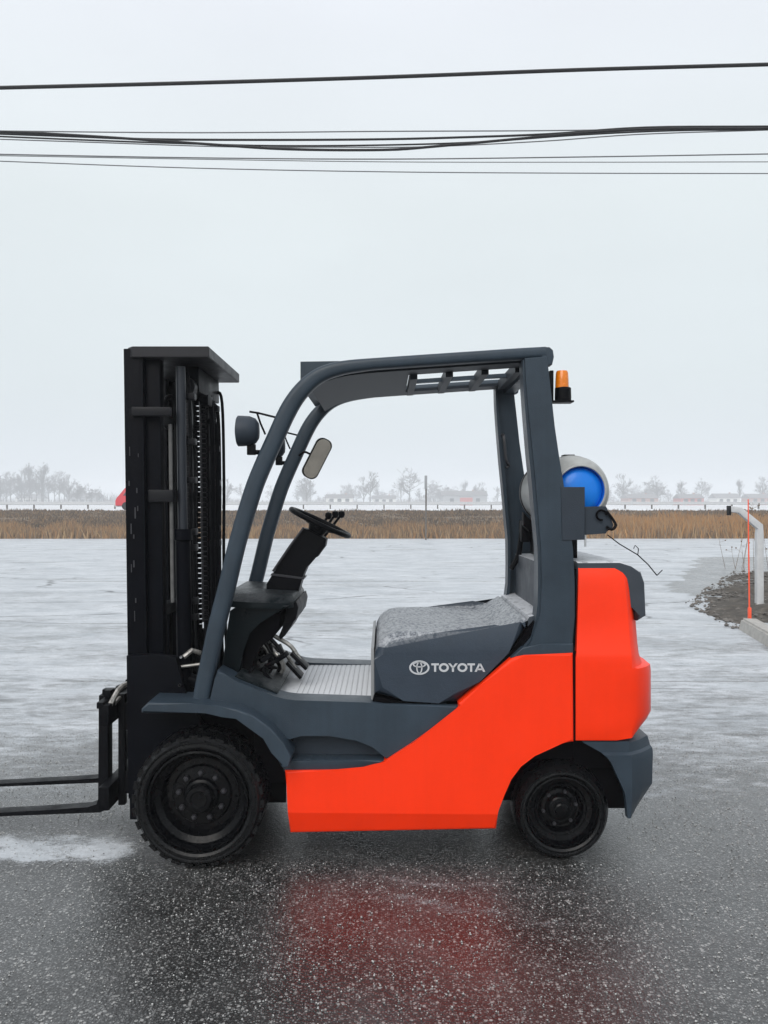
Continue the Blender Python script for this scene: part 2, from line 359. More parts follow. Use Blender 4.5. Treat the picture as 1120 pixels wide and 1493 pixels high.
def simple_noise_mat(name, c1, c2, sc, rough=.9, c3=None, stretch=(1, 1, 1)):
    m = bpy.data.materials.new(name); m.use_nodes = True; t = m.node_tree; b = t.nodes['Principled BSDF']
    o = t.nodes.new('ShaderNodeTexCoord'); mp_ = t.nodes.new('ShaderNodeMapping'); mp_.inputs['Scale'].default_value = stretch
    n = t.nodes.new('ShaderNodeTexNoise'); n.inputs['Scale'].default_value = sc; n.inputs['Detail'].default_value = 8; n.inputs['Roughness'].default_value = .7
    t.links.new(o.outputs['Object'], mp_.inputs[0]); t.links.new(mp_.outputs[0], n.inputs[0])
    r = t.nodes.new('ShaderNodeValToRGB'); r.color_ramp.elements[0].position = .36; r.color_ramp.elements[0].color = (*c1, 1)
    r.color_ramp.elements[1].position = .62; r.color_ramp.elements[1].color = (*c2, 1)
    if c3: q = r.color_ramp.elements.new(.75); q.color = (*c3, 1)
    t.links.new(n.outputs[0], r.inputs[0]); t.links.new(r.outputs[0], b.inputs['Base Color']); b.inputs['Roughness'].default_value = rough
    return m
VERGE = simple_noise_mat('dead_verge', (.085, .065, .042), (.17, .125, .08), .9, c3=(.35, .34, .33), stretch=(.4, 1, 1))
ROADM = simple_noise_mat('slushy_road', (.52, .54, .57), (.76, .78, .80), .25, stretch=(.2, 1, 1))
FIELD = simple_noise_mat('snowy_field', (.50, .51, .53), (.70, .71, .73), .05, c3=(.35, .33, .30), stretch=(.5, 1, 1))
def strip(name, y0, z0, y1, z1, m, slope=0.0073, n=60, x=420, jit=0):
    V, Fc = [], []; rows = 8 if jit else 1
    for j in range(rows+1):
        for i in range(n+1):
            xx = -x+2*x*i/n; t = j/rows
            V.append((xx, y0+(y1-y0)*t+xx*slope*(1 if y0 < 80 else .0), z0+(z1-z0)*t+(random.uniform(-jit, jit) if 0 < j < rows else 0)))
    for j in range(rows):
        for i in range(n):
            a = j*(n+1)+i; Fc.append((a, a+1, a+n+2, a+n+1))
    return pydata(name, V, Fc, m, smooth=True, origin=(0, 0, 0), kind='structure')
LS = 5.8/800
RZ = 1.00
strip('verge', EDGEY+1.7, -.02, 57, RZ, VERGE, LS, n=200, jit=.05)
strip('road', 57, RZ, 75, RZ+.02, ROADM, LS)
pydata('field', [(-900, 74.9-900*LS, RZ-.04), (900, 74.9+900*LS, RZ-.04), (900, 900, RZ+.1), (-900, 900, RZ+.1)], [(0, 1, 2, 3)], FIELD, origin=(0, 0, 0), kind='structure')

# dry grass (uncountable)
def grass(name, y0, y1, count, hmin, hmax, cols, xw=34, wd=.035, label='', x0=None):
    V = np.zeros((count*3, 3), 'f4'); x = rng.uniform(-xw if x0 is None else x0, xw, count); t = rng.random(count)
    y = y0+(y1-y0)*t+x*LS
    z = np.clip((y-x*LS-(EDGEY+1.7))/(57-EDGEY-1.7), 0, 1)*RZ-.02
    cl = .5+.5*np.sin(x*1.3+np.sin(x*.37)*3+y*.8)*np.sin(x*.41+y*.5)
    h = (hmin+(hmax-hmin)*rng.random(count)**1.5)*(.55+.7*cl)
    a = rng.normal(0, .28, count); wb = wd*(.6+.8*rng.random(count))
    V[0::3] = np.stack([x-wb, y, z-.03], 1); V[1::3] = np.stack([x+wb, y+.01, z-.03], 1); V[2::3] = np.stack([x+a*h, y+rng.normal(0, .1, count)*h, z+h], 1)
    me = bpy.data.meshes.new(name); me.from_pydata(V.tolist(), [], np.arange(count*3).reshape(-1, 3).tolist())
    idx = rng.integers(0, len(cols), count); me.materials.clear()
    for c in cols: me.materials.append(c)
    me.polygons.foreach_set('material_index', idx.astype('i4')); me.update()
    o = bpy.data.objects.new(name, me); C.objects.link(o); o['kind'] = 'stuff'; o['label'] = label; o['category'] = 'grass'
    return o
ST = [mat('straw_a', (.30, .17, .08), .8), mat('straw_b', (.22, .145, .085), .8), mat('straw_c', (.36, .24, .13), .8), mat('straw_d', (.17, .12, .08), .8)]
DK = [mat('dead_a', (.105, .08, .06), .85), mat('dead_b', (.16, .12, .085), .85), mat('dead_c', (.075, .062, .05), .85)]
grass('dry_grass', EDGEY+1.75, EDGEY+6, 42000, .22, .62, ST, label='dry straw-coloured grass along the far edge of the lot')
grass('dead_grass', EDGEY+6, 56.8, 70000, .07, .22, DK+[ST[1]], xw=44, wd=.05, label='dark dead grass on the bank below the road')
grass('golden_grass', EDGEY+1.8, EDGEY+12, 26000, .35, .80, [ST[0], ST[2], mat('straw_gold', (.42, .22, .08), .8)], xw=36, x0=7.5, label='taller golden dead grass behind the dirt at the right')

# ------------------------------------------------------------------ haze
hz = bmesh.new(); bmesh.ops.create_cube(hz, size=1)
for v in hz.verts: v.co = Vector((v.co.x*1900, v.co.y*1100+415, -1.0 if v.co.z < 0 else 24))
hm = bpy.data.materials.new('haze_air'); hm.use_nodes = True; ht = hm.node_tree; ht.nodes.remove(ht.nodes['Principled BSDF'])
pv = ht.nodes.new('ShaderNodeVolumePrincipled'); pv.inputs['Color'].default_value = (.93, .955, .985, 1); pv.inputs['Density'].default_value = .0019
pv.inputs['Anisotropy'].default_value = 0.0
ht.links.new(pv.outputs[0], ht.nodes['Material Output'].inputs['Volume'])
out_bm('haze', hz, hm, kind='stuff', label='pale winter haze filling the air over the lot', category='haze')

# ------------------------------------------------------------------ background: guard rail, road marker, vehicles
def guard_rail():
    g = empty('guard_rail', (0, 76, RZ), label='long pale steel guard rail running along the far side of the road', category='guard rail')
    bm = bmesh.new()
    prof = [(0, .42), (.05, .47), (0, .53), (0, .58), (.05, .64), (0, .70)]
    rows = []
    for xx in (-300, 300):
        rows.append([bm.verts.new((xx, 76-p[0]+xx*LS, RZ+p[1])) for p in prof]+[bm.verts.new((xx, 76.06-p[0]+xx*LS, RZ+p[1])) for p in prof[::-1]])
    n = len(rows[0])
    for k in range(n): bm.faces.new((rows[0][k], rows[0][(k+1) % n], rows[1][(k+1) % n], rows[1][k]))
    out_bm('rail', bm, GALV, g)
    bm = bmesh.new(); add_box(bm, (-.06, 76.06, RZ-.05), (.06, 76.2, RZ+.70)); p0 = out_bm('post', bm, WOOD, g)
    base = p0.location.copy()
    for i in range(-28, 29):
        if i == 0: continue
        q = p0.copy(); C.objects.link(q); q.parent = g; q.location = base+Vector((i*2.6, i*2.6*LS, 0))
guard_rail()
def kerbside_post():
    p = W(621, 786, 30.6-0); x = p.x
    g = empty('marker_pole', (x, 30.6, 0), label='lone thin grey pole standing at the far edge of the lot', category='pole')
    bm = bmesh.new(); add_tube(bm, [(x, 30.6, -.02), (x+.01, 30.6, 2.35)], .032, 8); out_bm('shaft', bm, WOOD, g)
    bm = bmesh.new(); add_box(bm, (x-.055, 30.56, 2.1), (x+.055, 30.58, 2.66), .004); out_bm('marker_plate', bm, HGREY, g)
kerbside_post()
def red_van():
    Y = 62.0; x0 = W(168, 740, Y).x; z0 = RZ
    g = empty('red_van', (x0+2.3, Y, z0), label='red van on the far road, its nose just showing behind the mast', category='van')
    o = [(0, .35), (0, .75), (.10, .98), (.25, 1.12), (.75, 1.75), (.95, 1.88), (1.3, 1.95), (4.4, 1.95), (4.55, 1.8), (4.6, .35)]
    bm = bmesh.new(); add_prism(bm, [(x0+a, z0+b) for a, b in o], Y, Y+1.8, .06); out_bm('body', bm, REDV, g)
    bm = bmesh.new(); add_prism(bm, [(x0+a, z0+b) for a, b in [(.62, 1.15), (1.0, 1.72), (1.55, 1.72), (1.55, 1.15)]], Y-.01, Y+.02); out_bm('window', bm, GLASS, g)
    bm = bmesh.new(); add_box(bm, (x0-.08, Y+.05, z0+.28), (x0+.1, Y+1.75, z0+.52), .03); out_bm('bumper', bm, GALV, g)
    for xx in (.85, 3.7):
        for yy in (0, 1.62):
            bm = bmesh.new(); add_lathe(bm, [(.30, -.01), (.34, .03), (.34, .17), (.30, .2)], (x0+xx, Y+yy, z0+.34), n=20); out_bm('wheel', bm, RUBBER, g)
red_van()

# ------------------------------------------------------------------ far houses
def house(x, d, w_, dep, h, rh, wall, roof, label, door=True, nwin=3):
    d *= KB; w_ *= KB; dep *= KB; h *= KB; rh *= KB; Y = d-D; z0 = RZ+.02
    g = empty('house', (x, Y, z0), label=label, category='house', group='houses beyond the road')
    bm = bmesh.new(); add_box(bm, (x-w_/2, Y, z0), (x+w_/2, Y+dep, z0+h)); out_bm('wall', bm, wall, g)
    bm = bmesh.new()
    pr = [(Y-.4, z0+h-.1), (Y+dep/2, z0+h+rh), (Y+dep+.4, z0+h-.1)]
    a = [bm.verts.new((x-w_/2-.4, p[0], p[1])) for p in pr]; b = [bm.verts.new((x+w_/2+.4, p[0], p[1])) for p in pr]
    bm.faces.new(a); bm.faces.new(b[::-1])
    for k in range(3): bm.faces.new((a[k], b[k], b[(k+1) % 3], a[(k+1) % 3]))
    rf = out_bm('roof', bm, roof, g)
    bm = bmesh.new(); add_box(bm, (x+w_*.2, Y+dep/2-.3, z0+h+rh-.6), (x+w_*.2+.6, Y+dep/2+.3, z0+h+rh+.5)); out_bm('chimney', bm, HBRICK, rf)
    for i in range(nwin):
        xx = x-w_/2+w_*(i+.7)/(nwin+.4)
        bm = bmesh.new(); add_box(bm, (xx-.8, Y-.06, z0+1.2), (xx+.8, Y+.02, z0+min(h-.4, 2.8))); out_bm('window', bm, GLASS, g)
    if door:
        bm = bmesh.new(); add_box(bm, (x-w_*.42, Y-.05, z0), (x-w_*.42+.9, Y+.02, z0+2.0)); out_bm('door', bm, HGREY, g)
KB = 1.8                                       # the skyline lies this much farther than a first reading of the photo
def hx(px, d): return (px-560)*d*KB/F
for a in (
    (495, 185, 6, 5, 1.7, .8, HWHITE, HROOF, 'small white house seen just past the steering wheel'),
    (678, 185, 10, 7, 2.2, 1.1, HGREY, HROOF, 'long grey house just left of the rear guard pillar'),
    (120, 230, 8, 6, 2.2, 1.3, HGREY, HROOF, 'grey gabled house left of the mast, at the edge of the woods'),
    (40, 240, 7, 6, 2.0, 1.2, HWHITE, HROOF, 'white house among the bare trees at the left edge'),
    (938, 190, 7, 6, 1.7, .9, HBRICK, HROOF, 'low brick house just right of the gas tank'),
    (1010, 180, 5, 5, 1.6, .9, HRED, HROOF, 'low red house near the middle of the right-hand skyline'),
    (1062, 210, 6, 5, 1.9, 1.1, HWHITE, HROOF, 'white house behind the bent pipe rail'),
    (1112, 200, 6, 5, 1.8, 1.0, HBRICK, HROOF, 'brick house at the right edge of the skyline'),
    (560, 210, 6, 5, 1.7, .8, HWHITE, HROOF, 'white house between the two tall bare trees'),
    ): house(hx(a[0], a[1]), *a[1:])
def container():
    d = 172; x = hx(680, d); Y = d*KB-D
    g = empty('red_container', (x, Y, RZ), label='small red shipping container in front of the long grey house', category='container')
    bm = bmesh.new(); add_box(bm, (x-2.2, Y, RZ), (x+2.4, Y+2.4, RZ+2.9), .04); out_bm('body', bm, HRED, g)
    for k in range(8):
        bm = bmesh.new(); add_box(bm, (x-2.0+k*.55, Y-.05, RZ+.1), (x-1.8+k*.55, Y+.02, RZ+2.8)); out_bm('rib', bm, HRED, g)
container()

# ------------------------------------------------------------------ bare trees
def tree_meshes(seed, H, spread, lean=0., twig=5, asp=1.):
    r = random.Random(seed); tb = bmesh.new(); cb = bmesh.new()
    def seg(bm, a, b, ra, rb, n): add_tube(bm, [a, (a+b)/2+Vector((r.uniform(-1, 1), r.uniform(-1, 1), 0))*(b-a).length*.06, b], [ra, (ra+rb)/2, rb], n, caps=False)
    def grow(p, d, ln, rad, lev):
        q = p+d*ln; seg(cb, p, q, rad, rad*.62, 3 if lev > 1 else 4)
        if lev >= twig: return
        for _ in range(3 if lev < 3 else r.choice((2, 3))):
            nd = (d+Vector((r.gauss(0, .5)*spread, r.gauss(0, .5)*spread, r.gauss(.12, .28)))).normalized()
            s = r.uniform(.45, 1.); grow(p+d*ln*s, nd, ln*r.uniform(.6, .82), max(rad*.6, .022), lev+1)
    top = Vector((lean, 0, H*.17)); seg(tb, Vector((0, 0, -.1)), top, H*.024, H*.017, 6)
    lead = Vector((lean*1.5, r.uniform(-.2, .2), H*.62)); seg(tb, top, lead, H*.017, H*.009, 5)
    for k in range(11):
        a = r.uniform(0, 6.28); t = r.uniform(0, 1); p = top.lerp(lead, t)
        d = Vector((math.cos(a)*.75*spread, math.sin(a)*.75*spread, r.uniform(.35, 1.1)*asp)).normalized()
        grow(p, d, H*r.uniform(.15, .23), H*.009, 1)
    grow(lead, Vector((0, 0, 1)), H*.16, H*.008, 1)
    ms = []
    for b_, nm in ((tb, 'trunk'), (cb, 'crown')):
        me = bpy.data.meshes.new(nm); b_.to_mesh(me); b_.free(); me.materials.append(BARK); ms.append(me)
    return ms
KIND = [tree_meshes(1, 8, 1.0), tree_meshes(2, 8, 1.25), tree_meshes(3, 8, .8, .3), tree_meshes(4, 8, .5, 0, 5, 1.4), tree_meshes(5, 8, 1.1, -.3)]
def tree(px, d, s, k, label, grp):
    x = hx(px, d); g = empty('bare_tree', (x, d*KB-D, RZ+.02), label=label, category='tree', group=grp)
    s *= 1.22*KB; g.scale = (s, s, s); g.rotation_euler.z = random.uniform(0, 6.28)
    for me in KIND[k]:
        o = bpy.data.objects.new(me.name, me); o.parent = g; C.objects.link(o)
G1 = 'bare trees along the horizon'
for a in (
    (540, 205, .85, 0, 'broad bare tree, the left of the two that stand beyond the cab opening'),
    (597, 210, 1.0, 1, 'tall bare tree, the right of the two that stand beyond the cab opening'),
    (448, 200, .74, 4, 'round bare tree above the steering wheel'),
    (330, 190, .62, 2, 'bare tree just right of the mast'),
    (352, 220, .6, 1, 'bare tree hidden partly by the front guard leg'),
    (908, 210, .78, 2, 'bare tree directly right of the gas tank'),
    (958, 215, .80, 1, 'broad bare tree at the left end of the right-hand skyline group'),
    (992, 200, .55, 3, 'narrow bare tree in the gap of the right-hand skyline'),
    (1022, 225, .72, 4, 'bare tree behind the low red house'),
    (1078, 215, .62, 3, 'narrow bare tree above the bent pipe rail'),
    (1112, 210, .74, 0, 'bare tree at the right edge of the photo'),
    (700, 230, .62, 2, 'bare tree behind the long grey house')):
    tree(a[0], a[1], a[2], a[3], a[4], G1)
tl = 'bare grey tree, one of the close row making up the woods left of the mast'
for i in range(40):
    tree(-95+i*6.0+random.uniform(-4, 4), random.uniform(195, 250), random.uniform(.7, 1.0)*(1 if i < 33 else .62), random.choice((0, 1, 2, 4, 3)), tl, 'bare trees of the woods left of the mast')
tl2 = 'small bare tree, one of the far hazy row on the horizon'
for i in range(110):
    tree(random.choice((random.uniform(300, 1215), random.gauss(480, 40), random.gauss(640, 50), random.gauss(930, 35))), random.uniform(235, 330), random.choice((.35, .45, .5, .62, .75))*random.uniform(.85, 1.1), random.choice((0, 1, 2, 3, 4)), tl2, 'small bare trees of the far row')

def scrub():
    n = 26000; d = rng.uniform(225, 330, n)*KB; x = rng.uniform(-190, 200, n)*KB
    dens = .5+.5*np.sin(x*.06+np.sin(x*.028)*2.5+d*.011)*np.sin(x*.021+1.3)
    h = (.5+2.6*dens*rng.random(n))*(1+.5*(x < -100))*KB; y = d-D; z0 = RZ+np.zeros(n)
    a = rng.normal(0, .35, n); V = np.zeros((n*3, 3), 'f4')
    V[0::3] = np.stack([x-.12, y, z0], 1); V[1::3] = np.stack([x+.12, y, z0], 1); V[2::3] = np.stack([x+a*h, y+.3*a, z0+h], 1)
    pydata('scrub', V.tolist(), np.arange(n*3).reshape(-1, 3).tolist(), BARK, kind='stuff', label='low grey scrub and brush along the far horizon', category='scrub')
scrub()

# ------------------------------------------------------------------ overhead cables
def cable(name, pts, wpx, m, label, Y=6.0, ext=True):
    P = [W(x, y, Y) for x, y in pts]; P = smooth_path(P, 5)
    a = (P[0]-P[3]).normalized(); b = (P[-1]-P[-4]).normalized()
    P = [P[0]+a*26-Vector((0, 0, 0)), P[0]+a*8]+P+[P[-1]+b*8, P[-1]+b*26]
    bm = bmesh.new(); add_tube(bm, P, wpx/2*(D+Y)/F, 8)
    return out_bm(name, bm, m, label=label, category='cable', group='overhead cables')
cable('overhead_cable', [(0, 128), (280, 121), (560, 112.5), (840, 102), (1120, 94)], 5.6, CABLE, 'thick black overhead cable, highest of all the wires', 5.6)
cable('overhead_cable', [(0, 192), (70, 195), (170, 201), (300, 210), (420, 217.5), (560, 218.5), (640, 213), (760, 202), (860, 193), (960, 188), (1120, 187)], 4.0, CABLE, 'black cable hanging lowest in the twisted bundle', 6.0)
cable('overhead_cable', [(0, 195), (110, 199), (220, 203), (400, 204), (560, 203), (680, 200), (800, 195.5), (940, 186), (1120, 184.5)], 3.4, CABLE, 'black cable in the upper part of the twisted bundle', 6.12)
cable('overhead_cable', [(0, 199), (120, 204), (260, 209), (400, 212.5), (560, 211.5), (700, 207), (840, 197), (980, 190.5), (1120, 189)], 2.6, CABLE, 'middle strand of the twisted bundle of cables', 6.24)
cable('overhead_cable', [(0, 203), (150, 208), (330, 214), (480, 214.5), (620, 214), (790, 206), (930, 196), (1120, 189.5)], 1.8, THINW, 'thin grey strand woven through the twisted bundle', 6.36)
cable('overhead_cable', [(0, 191), (280, 193.5), (560, 191.5), (840, 190), (1120, 184)], 1.9, THINW, 'thin straight wire running just above the twisted bundle', 6.5)
cable('overhead_cable', [(0, 225), (280, 230), (560, 232), (840, 229), (1120, 224.5)], 1.9, THINW, 'thin wire just below the twisted bundle, first of the lower three', 6.2)
cable('overhead_cable', [(0, 227), (280, 232), (560, 236), (840, 236.5), (1120, 236)], 1.3, THINW, 'thin wire second from the bottom of the wires', 6.4)
cable('overhead_cable', [(0, 235), (280, 245), (560, 250.5), (840, 252.5), (1120, 253)], 1.6, THINW, 'thin wire lowest of all the overhead wires', 6.2)

# ------------------------------------------------------------------ right-hand verge: pipe rail, stake, kerb, dirt
def right_side():
    Y = 8.2
    g = empty('bent_pipe_rail', (W(1098, 890, Y).x, Y, 0), label='pale square post bent over at the top, standing in the dirt at the right', category='rail')
    bm = bmesh.new(); a = W(1107, 892, Y); b = W(1107, 768, Y); c = W(1078, 744, Y); d_ = W(1063, 742, Y)
    a.z = -.05
    add_sweep(bm, [(a.x, a.z), (b.x, b.z-.1), (b.x, b.z), (c.x, c.z), (d_.x, d_.z)], [.10, .10, .10, .09, .09], .10, Y, 12, 6.)
    out_bm('rail', bm, GALV, g, sharp=25)
    bm = bmesh.new(); add_box(bm, (d_.x-.012, Y-.06, d_.z-.09), (d_.x+.006, Y+.06, d_.z+.045), .005); out_bm('end_plate', bm, BLACK, g)
    bm = bmesh.new(); add_box(bm, (a.x-.14, Y-.14, -.05), (a.x+.14, Y+.14, .07), .02); out_bm('footing', bm, CONC, g)
    Ys = 6.6; p = W(1093, 915, Ys); q = W(1091, 728, Ys)
    g = empty('orange_stake', (p.x, Ys, 0), label='thin orange plastic stake standing beside the bent post', category='stake')
    bm = bmesh.new(); add_tube(bm, [(p.x, Ys, -.05), (p.x-.01, Ys, q.z*.55), (q.x, Ys, q.z)], [.010, .009, .007], 8); out_bm('shaft', bm, FLUO, g)
    bm = bmesh.new(); add_box(bm, (p.x-.018, Ys-.018, -.02), (p.x+.018, Ys+.018, .22), .008); out_bm('sleeve', bm, FLUO, g)
    # kerb
    p1 = Vector((4.42, 6.45, 0)); p2 = Vector((4.15, 4.6, 0))
    g = None
    bm = bmesh.new(); d = Vector((W(1140, 955, 4.3).x-p1.x+.3, 4.3-6.4, 0)); p1 = Vector((W(1088, 925, 6.2).x+.05, 6.3, 0)); 
    d.normalize(); s = Vector((-d.y, d.x, 0))
    for a_, b_ in ((0, 1.9),):
        q = [p1+d*a_-s*.10, p1+d*b_-s*.10, p1+d*b_+s*.14, p1+d*a_+s*.14]
        top = [p1+d*a_-s*.06, p1+d*b_-s*.06, p1+d*b_+s*.12, p1+d*a_+s*.12]
        lo = [bm.verts.new(v+Vector((0, 0, -.03))) for v in q]; hi = [bm.verts.new(v+Vector((0, 0, .13))) for v in top]
        bm.faces.new(lo[::-1]); bm.faces.new(hi)
        for k in range(4): bm.faces.new((lo[k], lo[(k+1) % 4], hi[(k+1) % 4], hi[k]))
        bmesh.ops.bevel(bm, geom=list(bm.edges), offset=.02, segments=2, affect='EDGES')
    out_bm('concrete_kerb', bm, CONC, label='short pale concrete kerb block at the right edge of the photo', category='kerb')
    # dirt mound
    n1, n2 = 46, 60; V, Fc = [], []
    import mathutils.noise as mn
    for j in range(n2+1):
        for i in range(n1+1):
            y = 6.3+j*8.4/n2; t = i/n1
            xl = (4.3+.15*(y-6.3) if y < 8.8 else 4.68+.56*(y-8.8))+.16*math.sin(y*2.3)-.1
            x = xl+t*4.5
            hgt = min(1, t*5)*min(1, (y-6.3)*1.2)*min(1, max(0, (14.7-y))*1.0)
            z = (.05+.10*mn.noise(Vector((x*.9, y*.9, 0)))+.10*mn.noise(Vector((x*3.3, y*3.3, 2)))+.05*mn.noise(Vector((x*9, y*9, 5))))*hgt
            V.append((x+.12*mn.noise(Vector((x*2, y*3, 9))), y, max(z, -.02) if hgt > 0 else -.02))
    for j in range(n2):
        for i in range(n1): a = j*(n1+1)+i; Fc.append((a, a+1, a+n1+2, a+n1+1))
    DIRT = simple_noise_mat('dirt', (.03, .026, .022), (.085, .072, .058), 7, c3=(.42, .42, .41))
    pydata('dirt', V, Fc, DIRT, smooth=True, kind='structure')
    V, Fc = [], []
    for _ in range(1700):
        y = random.uniform(6.3, 14.2); x = (4.3+.15*(y-6.3) if y < 8.8 else 4.68+.56*(y-8.8))+random.random()**1.3*3.6-.2; s = random.choice((.01, .012, .018, .03))*random.uniform(.7, 1.4)
        o = len(V); z = .045 if x > 4.6+.15*(y-6.3) else .015
        for d3 in ((1, 0, 0), (-1, 0, 0), (0, 1, 0), (0, -1, 0), (0, 0, 1), (0, 0, -1)): V.append((x+d3[0]*s*random.uniform(.7, 1.6), y+d3[1]*s*random.uniform(.7, 1.4), z+d3[2]*s*.7))
        for f in ((0, 2, 4), (2, 1, 4), (1, 3, 4), (3, 0, 4), (2, 0, 5), (1, 2, 5), (3, 1, 5), (0, 3, 5)): Fc.append(tuple(o+k for k in f))
    pydata('rubble', V, Fc, mat('rubble_stone', (.13, .12, .11), .85, var=.5, vs=3), kind='stuff', label='broken stones and clods scattered over the dirt at the right', category='rubble')
    # dry weed stalks
    bm = bmesh.new(); rr = random.Random(4)
    for _ in range(16):
        x = rr.uniform(7.6, 9.4); y = rr.uniform(13.5, 15.5); h = rr.uniform(.5, 1.55); a = rr.uniform(-.25, .25)
        p = Vector((x, y, 0)); q = p+Vector((a*h, rr.uniform(-.1, .1), h)); add_tube(bm, [p, p.lerp(q, .5)+Vector((a*.05, 0, 0)), q], [.006, .004, .002], 3, False)
        for k in range(rr.randint(2, 6)):
            t = rr.uniform(.5, 1); s = p.lerp(q, t); e_ = s+Vector((rr.uniform(-.16, .16), 0, rr.uniform(.02, .12))); add_tube(bm, [s, e_], [.003, .002], 3, False)
            add_box(bm, (e_.x-.012, e_.y-.01, e_.z-.006), (e_.x+.012, e_.y+.01, e_.z+.02))
    out_bm('dry_weeds', bm, ST[3], kind='stuff', label='thin dry weed stalks standing behind the dirt at the right', category='weeds')
right_side()

# sleet pellets and loose grit
def pellets():
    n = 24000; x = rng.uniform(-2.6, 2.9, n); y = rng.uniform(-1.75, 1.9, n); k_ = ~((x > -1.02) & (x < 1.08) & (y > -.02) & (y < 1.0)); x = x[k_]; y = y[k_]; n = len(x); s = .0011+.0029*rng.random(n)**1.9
    d8 = np.array([(1, 0, 0), (-1, 0, 0), (0, 1, 0), (0, -1, 0), (0, 0, 1), (0, 0, -1)], 'f4')
    V = (d8[None]*(s[:, None, None]*rng.uniform(.7, 1.3, (n, 6, 1)))+np.stack([x, y, s*.6], 1)[:, None]).reshape(-1, 3)
    f8 = np.array([(0, 2, 4), (2, 1, 4), (1, 3, 4), (3, 0, 4), (2, 0, 5), (1, 2, 5), (3, 1, 5), (0, 3, 5)])
    Fc = (f8[None]+(np.arange(n)*6)[:, None, None]).reshape(-1, 3)
    m = mat('sleet_ice', (.40, .405, .40), .4, var=.75, vs=45)
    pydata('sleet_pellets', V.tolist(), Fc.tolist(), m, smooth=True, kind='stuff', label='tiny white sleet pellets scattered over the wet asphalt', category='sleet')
pellets()

# ------------------------------------------------------------------ THE FORKLIFT
T = empty('forklift', (-.1, YC, 0), label='orange and slate grey forklift with a black mast, parked side on', category='forklift')

# wheels
def wheel(cx, R_, yo, wd, kind):
    cz = R_; wp = pempty('wheel', (cx, yo+wd/2, cz), T); bm = bmesh.new(); k = R_
    if kind == 'front':
        prof = [(.205, .035), (.212, .006), (.222, .0), (.236, .002), (.240, -.003), (.246, -.003), (.250, .004), (.258, .012), (.264, .03), (.266, wd-.03), (.255, wd), (.205, wd)]
        add_lathe(bm, prof, (cx, yo, cz), n=96, close=False)
        nl = 30
        for i in range(nl):
            for a0, y0, y1, sk in ((0, .008, .085, .35), (.5, .095, wd-.01, -.35)):
                a = 2*math.pi*(i+a0)/nl
                q = bmesh.new(); bmesh.ops.create_cube(q, size=1)
                for v in q.verts:
                    tt = v.co.y+.5; yy = y0+(y1-y0)*tt; rr = (.255 if v.co.z < 0 else (.268 if (v.co.y < 0 and a0 == 0) else .273)); aa = a+v.co.x*.13+sk*(tt-.5)*.22
                    v.co = Vector((cx+rr*math.cos(aa), yo+yy, cz+rr*math.sin(aa)))
                merge(bm, q)
        out_bm('tyre', bm, RUBBER, wp, sharp=25)
        bm = bmesh.new()
        add_lathe(bm, [(.206, .03), (.203, .012), (.196, .010), (.190, .022), (.186, .05), (.170, .058), (.163, .062), (.158, .085), (.150, .10), (.125, .098), (.118, .088), (.075, .082), (.068, .070), (.058, .066), (.055, .030), (.050, .024), (.036, .022), (.030, .030), (.0005, .031)], (cx, yo, cz), n=72, close=False)
        add_lathe(bm, [(.206, .03), (.206, wd-.01), (.0005, wd-.01)], (cx, yo, cz), n=48, close=False)
        out_bm('rim', bm, RIM, wp, sharp=30)
        nb, rb, yb, br = 9, .094, .083, .0125
    else:
        prof = [(.148, .03), (.152, .006), (.160, .0), (.168, .002), (.172, -.004), (.178, -.004), (.182, .004), (.190, .014), (.196, .03), (.198, wd-.03), (.188, wd), (.148, wd)]
        add_lathe(bm, prof, (cx, yo, cz), n=96, close=False)
        out_bm('tyre', bm, RUBBER, wp, sharp=25)
        bm = bmesh.new()
        add_lathe(bm, [(.149, .03), (.146, .012), (.140, .010), (.136, .03), (.132, .045), (.112, .050), (.106, .044), (.098, .046), (.092, .060), (.088, .085), (.080, .088), (.076, .070), (.062, .066), (.054, .068), (.050, .050), (.044, .045), (.030, .043), (.028, .030), (.022, .026), (.0005, .025)], (cx, yo, cz), n=72, close=False)
        add_lathe(bm, [(.149, .03), (.149, wd-.01), (.0005, wd-.01)], (cx, yo, cz), n=48, close=False)
        out_bm('rim', bm, RIM, wp, sharp=30)
        nb, rb, yb, br = 6, .070, .068, .008
    b0 = None
    for i in range(nb):
        a = 2*math.pi*i/nb+.2; p = Vector((cx+rb*math.cos(a), yo+yb-.006, cz+rb*math.sin(a)))
        if b0 is None:
            bm = bmesh.new(); add_lathe(bm, [(br, .012), (br, -.002), (br*.8, -.008), (br*.45, -.009), (br*.4, -.016), (.0005, -.017)], p, n=6, close=False)
            b0 = out_bm('wheel_nut', bm, EDGE, wp)
            b0.location = Vector(b0.location); off = Vector(b0.location)-(p-wloc(wp))
        else:
            q = b0.copy(); C.objects.link(q); q.parent = wp; q.location = p-wloc(wp)+off
    return wp
def mirror_wheel(wp):
    kids = [o for o in C.objects if o.parent == wp]
    q = wp.copy(); C.objects.link(q); q.parent = T; wl = wloc(wp); q.location = Vector((wl.x, my(wl.y), wl.z))-wloc(T); q.rotation_euler.z = math.pi
    for k in kids:
        c = k.copy(); C.objects.link(c); c.parent = q
FWX, RWX = (287.5-560)*(D-.08)/F, (820-560)*D/F+.002
fw = wheel(FWX, .272, -.08, .19, 'front'); mirror_wheel(fw)
rw = wheel(RWX, .198, .0, .15, 'rear'); mirror_wheel(rw)

